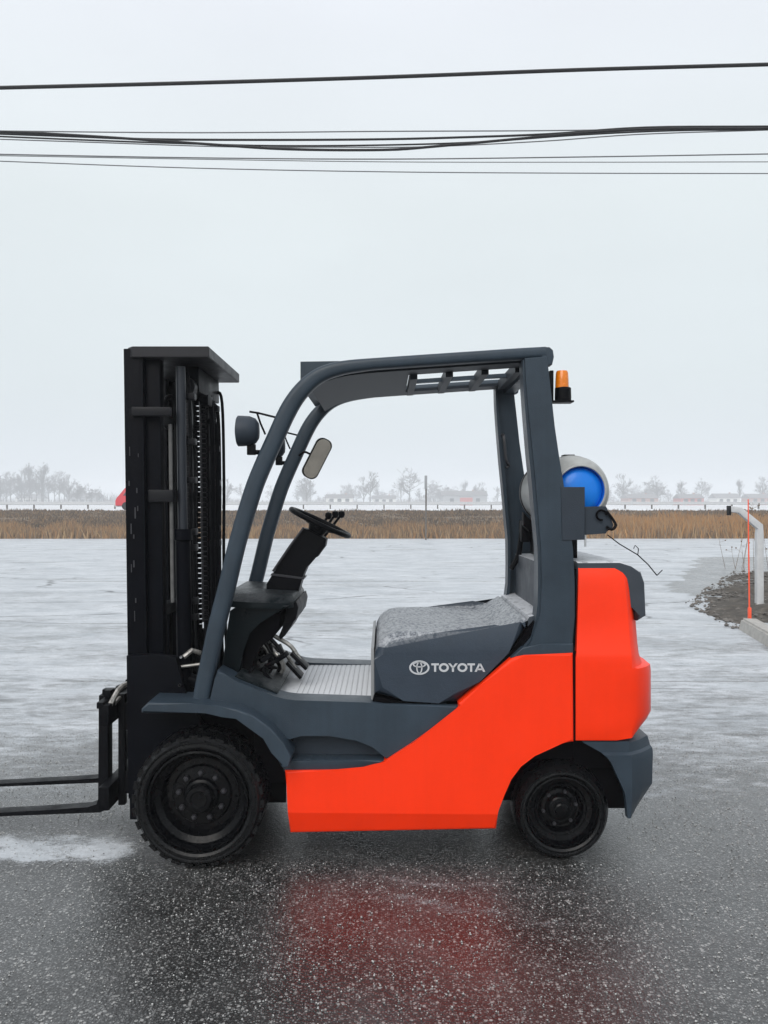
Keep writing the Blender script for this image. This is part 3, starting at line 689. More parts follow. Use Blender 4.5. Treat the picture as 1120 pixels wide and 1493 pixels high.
# chassis and axles
def chassis():
    bm = bmesh.new()
    add_box(bm, (-.40, .06, .11), (.47, .88, .36), .01); add_box(bm, (.47, .19, .18), (.92, .75, .56), .01)
    add_box(bm, (-.92, .13, .30), (-.40, .81, .60), .01); add_box(bm, (-.55, .06, .30), (-.385, .88, .60), .01)
    add_box(bm, (.45, .06, .40), (.80, .88, .56), .01)
    add_box(bm, (.40, .03, .12), (.465, .91, .45), .01); add_box(bm, (.80, .07, .36), (.985, .87, .56), .01); add_box(bm, (.86, .115, .17), (1.055, .82, .42), .02)
    out_bm('chassis', bm, BLACKM, T)
    bm = bmesh.new(); add_tube(bm, [(FWX, .08, .272), (FWX, .86, .272)], .07, 16); add_box(bm, (FWX-.1, .25, .14), (FWX+.1, .7, .4), .03); out_bm('front_axle', bm, BLACKM, T)
    bm = bmesh.new(); add_tube(bm, [(RWX, .12, .198), (RWX, .82, .198)], .045, 12); add_box(bm, (RWX-.09, .3, .11), (RWX+.09, .64, .30), .02); out_bm('rear_axle', bm, BLACKM, T)
    # mudguard liner inside the front arch, seen as the dark behind the wheel
    for ya, yb in ((.115, .13), (my(.13), my(.115))): bm = bmesh.new(); add_box(bm, (-.93, ya, .20), (-.42, yb, .66)); out_bm('arch_liner', bm, BLACKM, T)
chassis()

# orange body side
YB = -.015
body = [(415, 1124), (470, 1123.5), (530, 1122), (545, 1118), (560, 1111), (600, 1085), (668, 1036), (669, 1026), (700, 1000), (745, 961), (753, 957.5), (765, 955.5), (836, 952), (837, 1082), (820, 1084), (800, 1089), (778, 1099), (757, 1115), (742, 1135), (732, 1158), (727, 1182), (725, 1212), (422, 1219), (420, 1188), (418, 1150)]
def bodyfn(bm, f):
    pts = pxz(body, YB)
    add_prism(bm, pts, YB, .10, .0)
    # chamfered rim round the outside face, sill leaning in below its crease
    front = [fc for fc in bm.faces if all(abs(v.co.y-YB) < 1e-6 for v in fc.verts)]
    bmesh.ops.bevel(bm, geom=list(set(e for fc in front for e in fc.edges)), offset=.011, segments=3, affect='EDGES', profile=.5)
    zc = W(500, 1186, YB).z
    geom = bm.verts[:]+bm.edges[:]+bm.faces[:]
    bmesh.ops.bisect_plane(bm, geom=geom, plane_co=(0, 0, zc), plane_no=(.0087, 0, 1))
    for v in bm.verts:
        dz = (zc-v.co.z)-.0087*v.co.x
        if dz > 0 and v.co.y < .05: v.co.y += dz*.30
    if f is my:
        for v in bm.verts: v.co.y = my(v.co.y)
both('body_panel', bodyfn, ORANGE, T, wn=True, sharp=12)

# grey side panel with step and fender
side = [(303, 1032), (313, 990), (317, 977), (330, 984), (345, 993), (372, 1004), (400, 1015), (415, 1019), (430, 1021), (480, 1022.5), (540, 1024.5), (560, 1027), (668, 1029), (667, 1037), (600, 1086), (560, 1112), (545, 1119), (530, 1123), (470, 1124.5), (416, 1125), (411, 1118), (400, 1096), (385, 1076), (365, 1057), (345, 1047), (325, 1041), (303, 1040)]
def sidefn(bm, f):
    pts = pxz(side, .01); q = bmesh.new(); add_prism(q, pts, .01, .12, .006)
    for v in q.verts: v.co.y = f(v.co.y)
    merge(bm, q)
# split: upper face and recessed step
def sidefn2(bm, f):
    up = [(303, 1040), (303, 1032), (313, 990), (317, 977), (330, 984), (345, 993), (372, 1004), (400, 1015), (415, 1019), (430, 1021), (480, 1022.5), (540, 1024.5), (560, 1027), (668, 1029), (667, 1037), (609, 1079), (565, 1108), (557, 1101), (545, 1087), (520, 1077), (480, 1073), (440, 1073), (422, 1075), (408, 1080), (385, 1073), (365, 1057), (345, 1047), (325, 1041)]
    q = bmesh.new(); add_prism(q, pxz(up, .005), .005, .13, .008, 3)
    for v in q.verts: v.co.y = f(v.co.y)
    merge(bm, q)
both('side_panel', sidefn2, GREY, T, wn=True)
def recess(bm, f):
    q = bmesh.new(); add_prism(q, pxz([(385, 1060), (620, 1070), (600, 1090), (560, 1113), (530, 1124), (416, 1126), (400, 1100)], .07), .085, .13)
    for v in q.verts: v.co.y = f(v.co.y)
    merge(bm, q)
both('step_recess', recess, PLAST, T)
def step(bm, f):
    q = bmesh.new()
    lo = pxz([(412, 1110), (440, 1109), (480, 1108.5), (520, 1108), (560, 1109), (545, 1119), (530, 1123), (470, 1124.5), (414, 1125)], 0.0)
    add_prism(q, lo, -.002, .088, .006)
    for k in range(6):
        x0 = -.385+k*.055; add_box(q, (x0, .012, W(0, 1110).z-.002), (x0+.03, .075, W(0, 1110).z+.005), .001)
    for v in q.verts: v.co.y = f(v.co.y)
    merge(bm, q)
both('step', step, GREY, T)
def fender(bm, f):
    up = [(206, 1034), (216, 1024), (280, 1026), (318, 1029), (345, 1034), (368, 1043), (395, 1062), (414, 1085), (425, 1104), (421, 1119), (413, 1121), (409, 1117), (399, 1096), (384, 1077), (364, 1058), (344, 1048), (324, 1042), (300, 1040), (206, 1040)]
    q = bmesh.new(); add_prism(q, pxz(up, -.085), -.085, .125, .010, 3)
    for v in q.verts: v.co.y = f(v.co.y)
    merge(bm, q)
both('fender', fender, GREY, T, wn=True)

# counterweight
YW = -.01
def lerp(a, b, t): return a+(b-a)*t
def cw():
    # sections at heights, plan outline: side face -> chamfer -> rear face ; symmetrical
    rows = [ # py, x_front, x_corner, x_rear (px at YW), inset of side
        (1080, 840, 900, 921, .004), (1076, 840, 921, 926, .0), (1058, 840, 922, 943, .0), (1046, 840, 922.5, 949, .0), (985, 840, 922, 949, .0), (976, 840, 921.5, 948, .0),
        (974, 840, 921.5, 936, .0), (960, 840, 921, 931.5, .0), (952, 841, 920.5, 930.5, .003), (945, 842, 920, 929.5, .012), (900, 844, 918, 926, .020), (860, 845.5, 914.5, 921.5, .026), (845, 846, 912, 919, .030), (836, 846.5, 907, 914, .036), (829, 847, 900, 906, .046), (825, 849, 892, 897, .060)]
    bm = bmesh.new(); rings = []
    for py, xf, xc, xr, ins in rows:
        z = W(0, py, YW).z; X = lambda p: W(p, 735, YW).x
        y0 = YW+ins; XY = lambda p, y: W(p, 735, y).x
        L_ = [(X(xf), y0), (lerp(X(xf), X(xc), .5), y0), (X(xc), y0), (XY(lerp(xc, xr, .3), y0+.012), y0+.012), (XY(lerp(xc, xr, .6), y0+.038), y0+.038), (XY(lerp(xc, xr, .85), y0+.072), y0+.072), (XY(xr, y0+.11), y0+.11), (XY(xr, y0+.11)+.012, y0+.24)]
        ring = L_+[(a, my(b)) for a, b in L_[::-1]]
        rings.append([bm.verts.new((a, b, z)) for a, b in ring])
    n = len(rings[0])
    for a, b in zip(rings, rings[1:]):
        for k in range(n): bm.faces.new((a[k], a[(k+1) % n], b[(k+1) % n], b[k]))
    bm.faces.new(rings[0][::-1]); bm.faces.new(rings[-1])
    c = out_bm('counterweight', bm, ORANGE, T, sharp=33)
    bm = bmesh.new(); add_box(bm, (W(838, 0, 0).x-.012, .03, .55), (W(843, 0, 0).x, .91, W(0, 830).z), 0); add_box(bm, (W(836, 0).x, .004, .49), (W(841, 0).x, .03, W(0, 950).z)); out_bm('seam_gasket', bm, BLACKM, T)
    for s in (0, 1):   # bright steel discs standing in for the highlight in the weight's step
        p = W(942, 975, .12); p.y = .15 if s == 0 else my(.15)
        bm = bmesh.new(); add_lathe(bm, [(.014, 0), (.014, .012), (.009, .016), (.0005, .016)], (p.x-.004, p.y, p.z+.002), 'Z', 12, close=False); out_bm('bolt', bm, STEEL, c)
    # lower grey bumper
    arch = [(852, 1084), (868, 1091), (885, 1104), (898, 1121), (908, 1142), (913, 1166), (915, 1193)]
    def Xp(p): return W(p, 735, YW).x
    zt, zb = W(0, 1082, YW).z, W(0, 1194, YW).z
    rows = [(1082, 919, 923), (1084, 918, 944), (1098, 918, 948), (1101, 920, 951), (1106, 921, 952), (1112, 921, 952), (1155, 921.5, 951), (1172, 921, 940), (1186, 920.5, 931), (1193, 919.5, 925)]
    for side_ in (0, 1):
        bm = bmesh.new(); rings = []
        for py, xc, xr in rows:
            z = W(0, py, YW).z
            xa = arch[-1][0]
            for (ax, ay), (bx, by) in zip(arch, arch[1:]):
                if ay <= py <= by: xa = lerp(ax, bx, (py-ay)/(by-ay))
            if py < 1084: xa = 850
            ins = .010 if py < 1099 else -.002
            y0 = YW+ins; XY = lambda p, y: W(p, 735, y).x
            L_ = [(Xp(xa), y0), (max(Xp(xa)+.002, Xp(xc)), y0), (max(Xp(xa)+.004, XY(lerp(xc, xr, .5), y0+.04)), y0+.04), (max(Xp(xa)+.006, XY(xr, y0+.11)), y0+.11)]
            yy = YC+.001
            xe = L_[-1][0]; L_ += [(xe, yy), (max(xe-.05, Xp(xa)+.01), yy), (max(xe-.05, Xp(xa)+.01), y0+.14), (Xp(xa), y0+.035)] if py < 1160 else [(xe, .15), (max(xe-.006, Xp(xa)+.004), .15), (max(xe-.006, Xp(xa)+.004), y0+.12), (Xp(xa), y0+.035)]
            rings.append([bm.verts.new((a, b if side_ == 0 else my(b), z)) for a, b in L_])
        n = len(rings[0])
        for a, b in zip(rings, rings[1:]):
            for k in range(n): bm.faces.new((a[k], a[(k+1) % n], b[(k+1) % n], b[k]))
        bm.faces.new(rings[0][::-1]); bm.faces.new(rings[-1])
        out_bm('bumper', bm, GREY, T, sharp=30)
cw()

# rear deck cover between the horns of the counterweight
def cover():
    o = [(842, 860), (843, 822), (900, 820), (914, 824), (926, 835), (933, 852), (935, 905), (943, 898), (944, 834), (938, 815), (924, 804), (906, 800), (842, 798)]
    o = [(840, 900), (841, 819), (905, 818.5), (921, 826), (935, 833), (941, 850), (943, 898), (930, 906), (926, 880)]
    bm = bmesh.new(); add_prism(bm, pxz(o, .03), .035, my(.035), .014, 3); out_bm('rear_cover', bm, COVERM, T, wn=True)
cover()

# engine hood (no seat on it) with lettering
def hood():
    Yh = .015
    o = [(545.5, 1012), (545.5, 962), (547, 950), (552, 940), (560, 931), (570, 925.5), (584, 923), (640, 923.5), (725, 925), (745, 916), (768, 902), (774, 906), (772, 914), (742, 952), (700, 994), (666, 1025), (640, 1025.5), (588, 1022)]
    bm = bmesh.new(); pts = pxz(o, Yh); add_prism(bm, pts, Yh, my(Yh), .0)
    vs = [e for e in bm.edges if abs(e.verts[0].co.y-e.verts[1].co.y) > .5 and e.verts[0].co.z > .9]
    es = [e for e in bm.edges if abs(e.verts[0].co.y-e.verts[1].co.y) < 1e-5]
    bmesh.ops.bevel(bm, geom=es, offset=.036, segments=6, affect='EDGES', profile=.5)
    # shoulder: the upper side leans inward
    zs = W(0, 944, Yh).z
    bmesh.ops.bisect_plane(bm, geom=bm.verts[:]+bm.edges[:]+bm.faces[:], plane_co=(0, 0, zs), plane_no=(0, 0, 1))
    for v in bm.verts:
        if v.co.z > zs:
            dz = min(v.co.z-zs, .07)*.42
            if v.co.y < .1: v.co.y += dz
            elif v.co.y > my(.1): v.co.y -= dz
    h = out_bm('engine_hood', bm, HOODM, T, wn=True)
    # raised front lip of the hood, pale colour painted for the floor's reflection
    bm = bmesh.new(); add_prism(bm, pxz([(541, 1020), (541, 946), (545.5, 944), (546, 1021)], .06), .06, my(.06), .002); out_bm('front_lip', bm, mat('lip_floor_reflection', (.26, .27, .28), .5), h)
    # black rubber seam below and behind
    bm = bmesh.new(); add_prism(bm, pxz([(543, 1024), (545, 1015), (588, 1023), (640, 1027), (666, 1026), (700, 995), (742, 953), (772, 915), (780, 905), (783, 915), (748, 958), (700, 1003), (668, 1032), (560, 1030)], .03), .03, my(.03)); out_bm('hood_seal', bm, BLACKM, T)
    # lettering
    ys = Yh-.0025
    X0 = lambda p: W(p, 735, Yh).x
    Z0 = lambda p: W(0, p, Yh).z
    V, Fc = [], []
    def poly(ps):
        o_ = len(V); n = len(ps)
        for x, z in ps: V.append((x, ys, z))
        for x, z in ps: V.append((x, ys+.004, z))
        Fc.append(tuple(range(o_, o_+n))); 
        for i in range(n): Fc.append((o_+i, o_+n+i, o_+n+(i+1) % n, o_+(i+1) % n))
    def ring(cx, cz, a, b, t, tz=None, n=32, sc=1.):
        tz = t if tz is None else tz
        for i in range(n):
            a0, a1 = 2*math.pi*i/n, 2*math.pi*(i+1)/n
            poly([(cx+a*math.cos(a0), cz+b*math.sin(a0)), (cx+a*math.cos(a1), cz+b*math.sin(a1)), (cx+(a-t)*math.cos(a1), cz+(b-tz)*math.sin(a1)), (cx+(a-t)*math.cos(a0), cz+(b-tz)*math.sin(a0))])
    px = 1/352*(D+Yh)/D
    top, bot = Z0(967.2), Z0(979.3); hh = top-bot; st = 3.0*px
    def Tl(x0, x1): xm = (X0(x0)+X0(x1))/2; poly([(X0(x0), top), (X0(x0), top-2.7*px), (X0(x1), top-2.7*px), (X0(x1), top)][::-1]); poly([(xm-st/2, top-2.7*px), (xm-st/2, bot), (xm+st/2, bot), (xm+st/2, top-2.7*px)])
    def Ol(x0, x1): ring((X0(x0)+X0(x1))/2, (top+bot)/2, (X0(x1)-X0(x0))/2, hh/2+.3*px, 3.1*px, 2.8*px)
    def Yl(x0, x1):
        xm = (X0(x0)+X0(x1))/2; zm = (top+bot)/2-.3*px
        poly([(X0(x0), top), (xm-st/2, zm), (xm+st/2, zm), (X0(x0)+st*1.15, top)]); poly([(X0(x1)-st*1.15, top), (xm-st/2, zm), (xm+st/2, zm), (X0(x1), top)]); poly([(xm-st/2, zm), (xm-st/2, bot), (xm+st/2, bot), (xm+st/2, zm)])
    def Al(x0, x1):
        xm = (X0(x0)+X0(x1))/2; poly([(X0(x0), bot), (X0(x0)+st*1.08, bot), (xm+st*.35, top), (xm-st*.55, top)]); poly([(X0(x1)-st*1.08, bot), (X0(x1), bot), (xm+st*.55, top), (xm-st*.35, top)])
        poly([(X0(x0)+3.2*px, bot+2.4*px), (X0(x1)-3.2*px, bot+2.4*px), (X0(x1)-4.2*px, bot+4.6*px), (X0(x0)+4.2*px, bot+4.6*px)])
    Tl(629, 640); Ol(640, 654.5); Yl(653.5, 667.5); Ol(667, 681.5); Tl(681.5, 692.5); Al(692, 707.5)
    pydata('lettering', V, Fc, WHITE, h)
    V, Fc = [], []
    cx, cz = X0(611.5), Z0(973.3)
    ring(cx, cz, 14.8*px, 10.4*px, 2.6*px, 2.1*px, 40)
    ring(cx, cz+4.4*px, 9.6*px, 4.2*px, 2.0*px, 1.6*px, 30)
    ring(cx, cz-.2*px, 4.6*px, 8.8*px, 1.9*px, 1.7*px, 30)
    pydata('emblem', V, Fc, WHITE, h)
hood()

# overhead guard
def guard():
    path = [(290, 1029), (297, 993), (305.5, 954), (316, 906), (328, 860), (341, 805), (348.5, 777), (359.5, 740), (370.5, 706), (385, 671), (400, 638), (414, 607), (426, 585), (440, 566.5), (457, 551), (476, 541), (500, 534.5), (530, 530.5), (560, 528), (640, 522.5), (700, 518.5), (760, 514.5), (797, 512.5)]
    P = [W(x, y, 0) for x, y in path]; P = smooth_path(P, 3)
    wd = []
    for p in P:
        if p.z < 1.7: wd.append(.073)
        else:
            t = max(0, min(1, (p.x+.40)/.35)); wd.append(lerp(.073, .049, t))
    def leg(bm, f): add_sweep(bm, [(p.x, p.z) for p in P], wd, .066, f(.035), 24, 3.2)
    legs = both('guard_leg', leg, GREY, T, sharp=45)
    # end caps where the roof rail rounds off behind the pillar
    def cap(bm, f):
        q = bmesh.new(); add_prism(q, pxz([(790, 505), (802, 505.5), (807, 510), (808.5, 520), (806, 531), (800, 533), (790, 530)], 0), .0+.004, .07, .008, 3)
        for v in q.verts: v.co.y = f(v.co.y)
        merge(bm, q)
    both('rail_end_cap', cap, GREY, T)
    pil = [(765, 522), (798, 519), (800, 540), (804.5, 580), (809, 622), (816, 670), (821, 700), (830, 760), (835.5, 800), (838, 850), (838, 900), (835, 935), (834, 952), (766, 954), (775, 935), (784, 915), (788, 895), (790, 850), (789, 800), (785, 750), (781, 700), (777, 660), (771, 600), (767, 555)]
    def pl(bm, f):
        q = bmesh.new(); add_prism(q, pxz(pil, 0), .0, .055, .007, 3)
        for v in q.verts: v.co.y = f(v.co.y)
        merge(bm, q)
    both('guard_pillar', pl, GREY, T, wn=True)
    # lighter inner flange of the pillar, facing the cab
    fl = [(762, 524), (765, 524), (767, 555), (771, 600), (777, 660), (781, 700), (785, 750), (789, 800), (790, 850), (788, 895), (784, 915), (775, 935), (766, 954), (745, 958), (762, 945), (775, 930), (781, 905), (784, 880), (784.5, 845), (784, 800), (780, 755), (775, 700), (771, 660), (766, 600), (763, 555)]
    def fl_(bm, f):
        q = bmesh.new(); add_prism(q, pxz(fl, .012), .012, .10, .004)
        for v in q.verts: v.co.y = f(v.co.y)
        merge(bm, q)
    both('pillar_flange', fl_, GREY, T, wn=True)
    # foot of the pillar
    def ft(bm, f):
        q = bmesh.new(); add_prism(q, pxz([(745, 959.5), (762, 944), (790, 939), (836, 938), (836, 953.5), (765, 957)], -.004), -.006, .10, .006, 3)
        for v in q.verts: v.co.y = f(v.co.y)
        merge(bm, q)
    both('pillar_foot', ft, GREY, T, wn=True)
    # roof: slopes with the rails; height of the rail centre line at x
    def zr(x):
        pts = sorted([(p.x, p.z) for p in P if p.z > 1.98], key=lambda a: a[0])
        for (a, za), (b, zb) in zip(pts, pts[1:]):
            if a <= x <= b: return lerp(za, zb, (x-a)/(b-a+1e-9))
        return pts[0][1] if x < pts[0][0] else pts[-1][1]
    def plate(name, x0, x1, y0, y1, dz0, dz1, m=GREY, n=6):
        bm = bmesh.new(); R0 = []
        for i in range(n+1):
            x = lerp(x0, x1, i/n); z = zr(x)
            R0.append([bm.verts.new((x, y0, z+dz0)), bm.verts.new((x, y1, z+dz0)), bm.verts.new((x, y1, z+dz1)), bm.verts.new((x, y0, z+dz1))])
        for a, b in zip(R0, R0[1:]):
            for k in range(4): bm.faces.new((a[k], a[(k+1) % 4], b[(k+1) % 4], b[k]))
        bm.faces.new(R0[0][::-1]); bm.faces.new(R0[-1]); return out_bm(name, bm, m, T)
    xs = lambda p: (p-560)/352
    RD = mat('roof_shaded_grey', (.012, .017, .024), .5, spec=.2); plate('roof_plate', xs(452), xs(598), .068, my(.068), -.030, -.016, RD, n=8)  # guard grey darkened: the shade below the roof is in the colour
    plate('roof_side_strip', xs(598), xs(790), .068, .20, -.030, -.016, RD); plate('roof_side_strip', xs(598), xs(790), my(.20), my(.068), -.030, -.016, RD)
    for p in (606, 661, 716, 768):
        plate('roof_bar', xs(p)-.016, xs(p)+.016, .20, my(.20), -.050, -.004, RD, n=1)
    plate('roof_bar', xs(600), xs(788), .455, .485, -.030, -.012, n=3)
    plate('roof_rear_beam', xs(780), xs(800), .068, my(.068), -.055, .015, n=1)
    bm = bmesh.new(); a = W(438, 527, .10); b = W(441, 556, .10)
    add_prism(bm, pxz([(438, 527), (505, 526), (505, 533), (462, 548), (443, 560), (438, 562)], .09), .09, my(.09), .003); out_bm('roof_front_panel', bm, GREY, T, wn=True)
    bm = bmesh.new(); add_box(bm, (-.38, my(.12), W(0, 583, .8).z), (xs(600), my(.07), W(0, 545, .8).z), .004); out_bm('roof_inner_frame', bm, GREY, T) if False else bm.free()
    # grab handle on the far pillar
    bm = bmesh.new(); Yp = my(.06)-.03
    ps = [W(727, 636, Yp), W(733, 634, Yp-.0), W(735, 640, Yp-.02), W(738, 670, Yp-.02), W(742, 678, Yp), W(738, 682, Yp)]
    add_tube(bm, smooth_path(ps, 3), .008, 8); out_bm('grab_handle', bm, EDGE, T)
guard()

# hood rear cowl/deck behind the seat position
def deck():
    bm = bmesh.new()
    add_prism(bm, pxz([(768, 906), (772, 899), (786, 896), (840, 890), (840, 950), (760, 955), (772, 915)], .06), .062, my(.062), .006); out_bm('rear_deck', bm, COVERM, T)
    bm = bmesh.new(); add_prism(bm, pxz([(790, 900), (790, 822), (838, 820), (838, 900)], .12), .105, my(.105), .01); out_bm('rear_cowl', bm, COVERM, T)
deck()

# floor, dash, column, steering wheel, levers, pedals
def cab():
    z = W(0, 1023, .02).z
    bm = bmesh.new(); add_box(bm, (-.50, .035, z-.03), (-.045, my(.035), z-.004), .003); out_bm('floor_plate', bm, FLOORM, T)
    fm = None
    for k in range(15):
        x0 = -.40+k*.0235
        bm = bmesh.new(); add_box(bm, (x0, .06, z-.004), (x0+.019, my(.06), z-.0015), .0008); out_bm('mat_rib', bm, FLOORM, T)
    # toe board
    bm = bmesh.new(); add_prism(bm, pxz([(338, 990), (345, 984), (405, 1010), (402, 1017)], .05), .05, my(.05), .002); out_bm('toe_board', bm, DASHM, T)
    # front cowl side (near and far) and dash top
    dpts = [(322, 985), (334, 893), (345, 885), (362, 874), (384, 857), (410, 863), (432, 870), (434, 877), (420, 885), (408, 893), (380, 906), (362, 922), (352, 950), (349, 992), (340, 992)]
    bm = bmesh.new(); add_prism(bm, pxz([(335, 891), (345, 884), (362, 876.5), (420, 884), (404, 893), (378, 906), (362, 922), (352, 950), (349, 994), (322, 982)], .16), .16, my(.16), .008, 3); out_bm('front_cowl', bm, DASHM, T, wn=True)
    bm = bmesh.new()
    # dash top: gently domed shelf
    ring = [(-.70, .15), (-.59, .13), (-.45, .15), (-.40, .22), (-.39, .47), (-.40, my(.22)), (-.45, my(.15)), (-.59, my(.13)), (-.70, my(.15))]
    z1 = W(0, 880, .15).z
    lo = [bm.verts.new((x, y, z1-.02-(x+.55)*.05)) for x, y in ring]; mi = [bm.verts.new((x, y, z1+.006-(x+.55)*.05)) for x, y in ring]
    hi = [bm.verts.new((x*.93-.037, YC+(y-YC)*.8, z1+.035-(x+.55)*.05)) for x, y in ring]
    for a, b in ((lo, mi), (mi, hi)):
        for k in range(len(ring)): bm.faces.new((a[k], a[(k+1) % 9], b[(k+1) % 9], b[k]))
    bm.faces.new(lo[::-1]); bm.faces.new(hi); out_bm('dashboard', bm, DASHM, T, sharp=60)
    # trim on the cab side of the cowl
    bm = bmesh.new(); add_prism(bm, pxz([(420, 885), (434, 874), (437, 884), (434, 900), (426, 908), (418, 924), (411, 930), (409, 924), (418, 905)], .3), .24, .70, .006); out_bm('knee_panel', bm, BLACK, T, wn=True)
    # under-dash mechanisms, dark
    bm = bmesh.new(); add_prism(bm, pxz([(352, 905), (412, 890), (408, 915), (398, 930), (386, 938), (372, 950), (368, 985), (352, 995)], .25), .20, .74, .01); out_bm('bulkhead', bm, BLACKM, T)
    # column
    Yk = YC-.045
    col = [(441, 770), (452, 773), (476, 786), (474, 797), (467, 806), (463, 812), (451, 817), (447, 828), (441, 842), (434, 868), (388, 862), (388, 852), (397, 838), (415, 810), (430, 786)]
    bm = bmesh.new(); add_prism(bm, pxz(col, Yk), Yk, Yk+.12, .012, 3); out_bm('steering_column', bm, BLACK, T, wn=True)
    bm = bmesh.new(); add_prism(bm, pxz([(396, 836), (444, 842), (443, 845), (394, 839)], Yk-.004), Yk-.004, Yk+.124, .001); out_bm('column_seam', bm, EDGE, T)
    bm = bmesh.new(); Yl = Yk+.02
    add_tube(bm, [W(443, 769, Yl-.03), W(423, 796, Yl-.03), W(398, 833, Yl-.03)], .006, 6); out_bm('column_edge', bm, EDGE, T)
    # steering wheel
    c = W(467, 762, YC); t = (W(508, 780, YC)-W(425, 741, YC)).normalized(); nrm = Vector((-t.z, 0, t.x)); nrm = nrm if nrm.z > 0 else -nrm
    nrm = (nrm+Vector((0, -.01, 0))).normalized(); t2 = nrm.cross(Vector((0, 1, 0))).normalized(); s2 = nrm.cross(t2)
    Rw = .148; sw = pempty('steering_wheel', c, T)
    bm = bmesh.new(); n1, n2 = 48, 10; rings = []
    for i in range(n1):
        a = 2*math.pi*i/n1; dr = t2*math.cos(a)+s2*math.sin(a)
        rings.append([bm.verts.new(c+dr*(Rw+.013*math.cos(b))+nrm*.012*math.sin(b)) for b in [2*math.pi*k/n2 for k in range(n2)]])
    for i in range(n1):
        for k in range(n2): bm.faces.new((rings[i][k], rings[(i+1) % n1][k], rings[(i+1) % n1][(k+1) % n2], rings[i][(k+1) % n2]))
    out_bm('rim', bm, BLACK, sw, sharp=80)
    bm = bmesh.new(); add_tube(bm, [c-nrm*.055, c-nrm*.02, c-nrm*.004], [.035, .05, .04], 20); out_bm('hub', bm, BLACK, sw)
    for a in (R(90), R(210), R(330)):
        dr = t2*math.cos(a)+s2*math.sin(a); bm = bmesh.new(); add_tube(bm, [c-nrm*.02+dr*.02, c-nrm*.012+dr*.09, c+dr*Rw], [.016, .011, .009], 8); out_bm('spoke', bm, BLACK, sw)
    # knob on the wheel
    bm = bmesh.new(); kc = c+(t2*math.cos(R(200))+s2*math.sin(R(200)))*Rw; add_tube(bm, [kc, kc+nrm*.02, kc+nrm*.045, kc+nrm*.055], [.008, .015, .019, .010], 12) if False else add_tube(bm, [c, c-nrm*.12, W(452, 800, YC)], [.022, .022, .022], 12); out_bm('shaft', bm, BLACK, sw)
    # hydraulic levers
    for i, (a, b) in enumerate((((462, 790), (479, 752)), ((468, 792), (489, 750)), ((474, 794), (498, 750)))):
        Yv = .70+.05*i; bm = bmesh.new(); p, q = W(a[0]-4, a[1]-8, Yv), W(b[0], b[1], Yv)
        add_tube(bm, [p, p.lerp(q, .5), q], .007, 8); add_lathe(bm, [(.0005, -.02), (.012, -.016), (.018, 0), (.015, .014), (.0005, .02)], q, 'Z', 12, close=False); out_bm('lever', bm, BLACK, T)
    # pedals
    for i, (p, q, w_) in enumerate((((405, 930), (437, 962), .045), ((398, 940), (430, 975), .05), ((390, 952), (424, 988), .04))):
        Yp = .30+.16*i; bm = bmesh.new(); a, b = W(p[0], p[1], Yp), W(q[0], q[1], Yp)
        add_tube(bm, smooth_path([W(p[0]-22, p[1]-12, Yp), a, a.lerp(b, .5)+Vector((.012, 0, .010)), b], 3), .010, 8)
        pd = out_bm('pedal', bm, CHROME, T)
        d = (b-a).normalized(); bm = bmesh.new(); rot = Matrix.Rotation(-math.atan2(d.z, d.x), 3, 'Y')
        add_box(bm, (b.x-.05, Yp-w_, b.z-.008), (b.x+.05, Yp+w_, b.z+.008), .004, rot); out_bm('pedal_pad', bm, BLACK, pd)
    rr = random.Random(3)
    for i in range(9):
        Yh = rr.uniform(.22, .6); bm = bmesh.new(); x = rr.uniform(362, 395)
        add_tube(bm, smooth_path([W(x, 930+rr.uniform(-10, 10), Yh), W(x+rr.uniform(0, 25), 955, Yh), W(x+rr.uniform(-5, 30), 975, Yh), W(x+rr.uniform(-5, 20), 1000, Yh)], 3), rr.choice((.006, .009, .012)), 7)
        out_bm('linkage', bm, CHROME if i % 3 == 1 else BLACK, T)
cab()
def clutter():
    rr = random.Random(11)
    for i in range(16):
        x, y, Yv = rr.uniform(366, 418), rr.uniform(948, 1000), rr.uniform(.16, .5); c = W(x, y, Yv); a, b = rr.uniform(.008, .03), rr.uniform(.004, .012)
        rot = Matrix.Rotation(rr.uniform(-1.2, 1.2), 3, 'Y') @ Matrix.Rotation(rr.uniform(-.6, .6), 3, 'Z')
        bm = bmesh.new(); add_box(bm, (c.x-a, c.y-.02, c.z-b), (c.x+a, c.y+.02, c.z+b), .002, rot); out_bm('pedal_bracket', bm, (BLACK, CHROME, BLACKM, BLACK)[i % 4], T)
clutter()

# lamps, mirror, beacon
def lamp(yc, near):
    c = W(360, 629, .04); c.y = yc
    bm = bmesh.new(); add_lathe(bm, [(.0005, .055), (.035, .052), (.052, .040), (.062, .015), (.064, -.02), (.064, -.032), (.058, -.036)], c, 'X', 28, close=False)
    g = out_bm('headlight', bm, PLAST, T, sharp=50)
    bm = bmesh.new(); add_lathe(bm, [(.058, -.034), (.04, -.040), (.0005, -.043)], c, 'X', 28, close=False); out_bm('lens', bm, LENS, g)
    bm = bmesh.new(); add_box(bm, (c.x+.005, yc-.012, c.z-.10), (c.x+.040, yc+.012, c.z-.055), .003); add_tube(bm, [(c.x+.022, yc, c.z-.088), (c.x+.075, yc+(.02 if near else -.02), c.z-.088)], .010, 8); out_bm('bracket', bm, BLACK, g)
    s = 1 if near else -1
    bm = bmesh.new(); pts = [(365, 601), (378, 603), (402, 609)]
    q = [W(x, y, .04) for x, y in pts]
    for p in q: p.y = yc
    add_tube(bm, q, .0045, 6); q = [W(x, y, .04) for x, y in [(376, 603), (381, 618), (388, 634)]]
    for p in q: p.y = yc
    add_tube(bm, q, .0045, 6); out_bm('lamp_stay', bm, BLACK, g)
lamp(.02, True); lamp(my(.02), False)
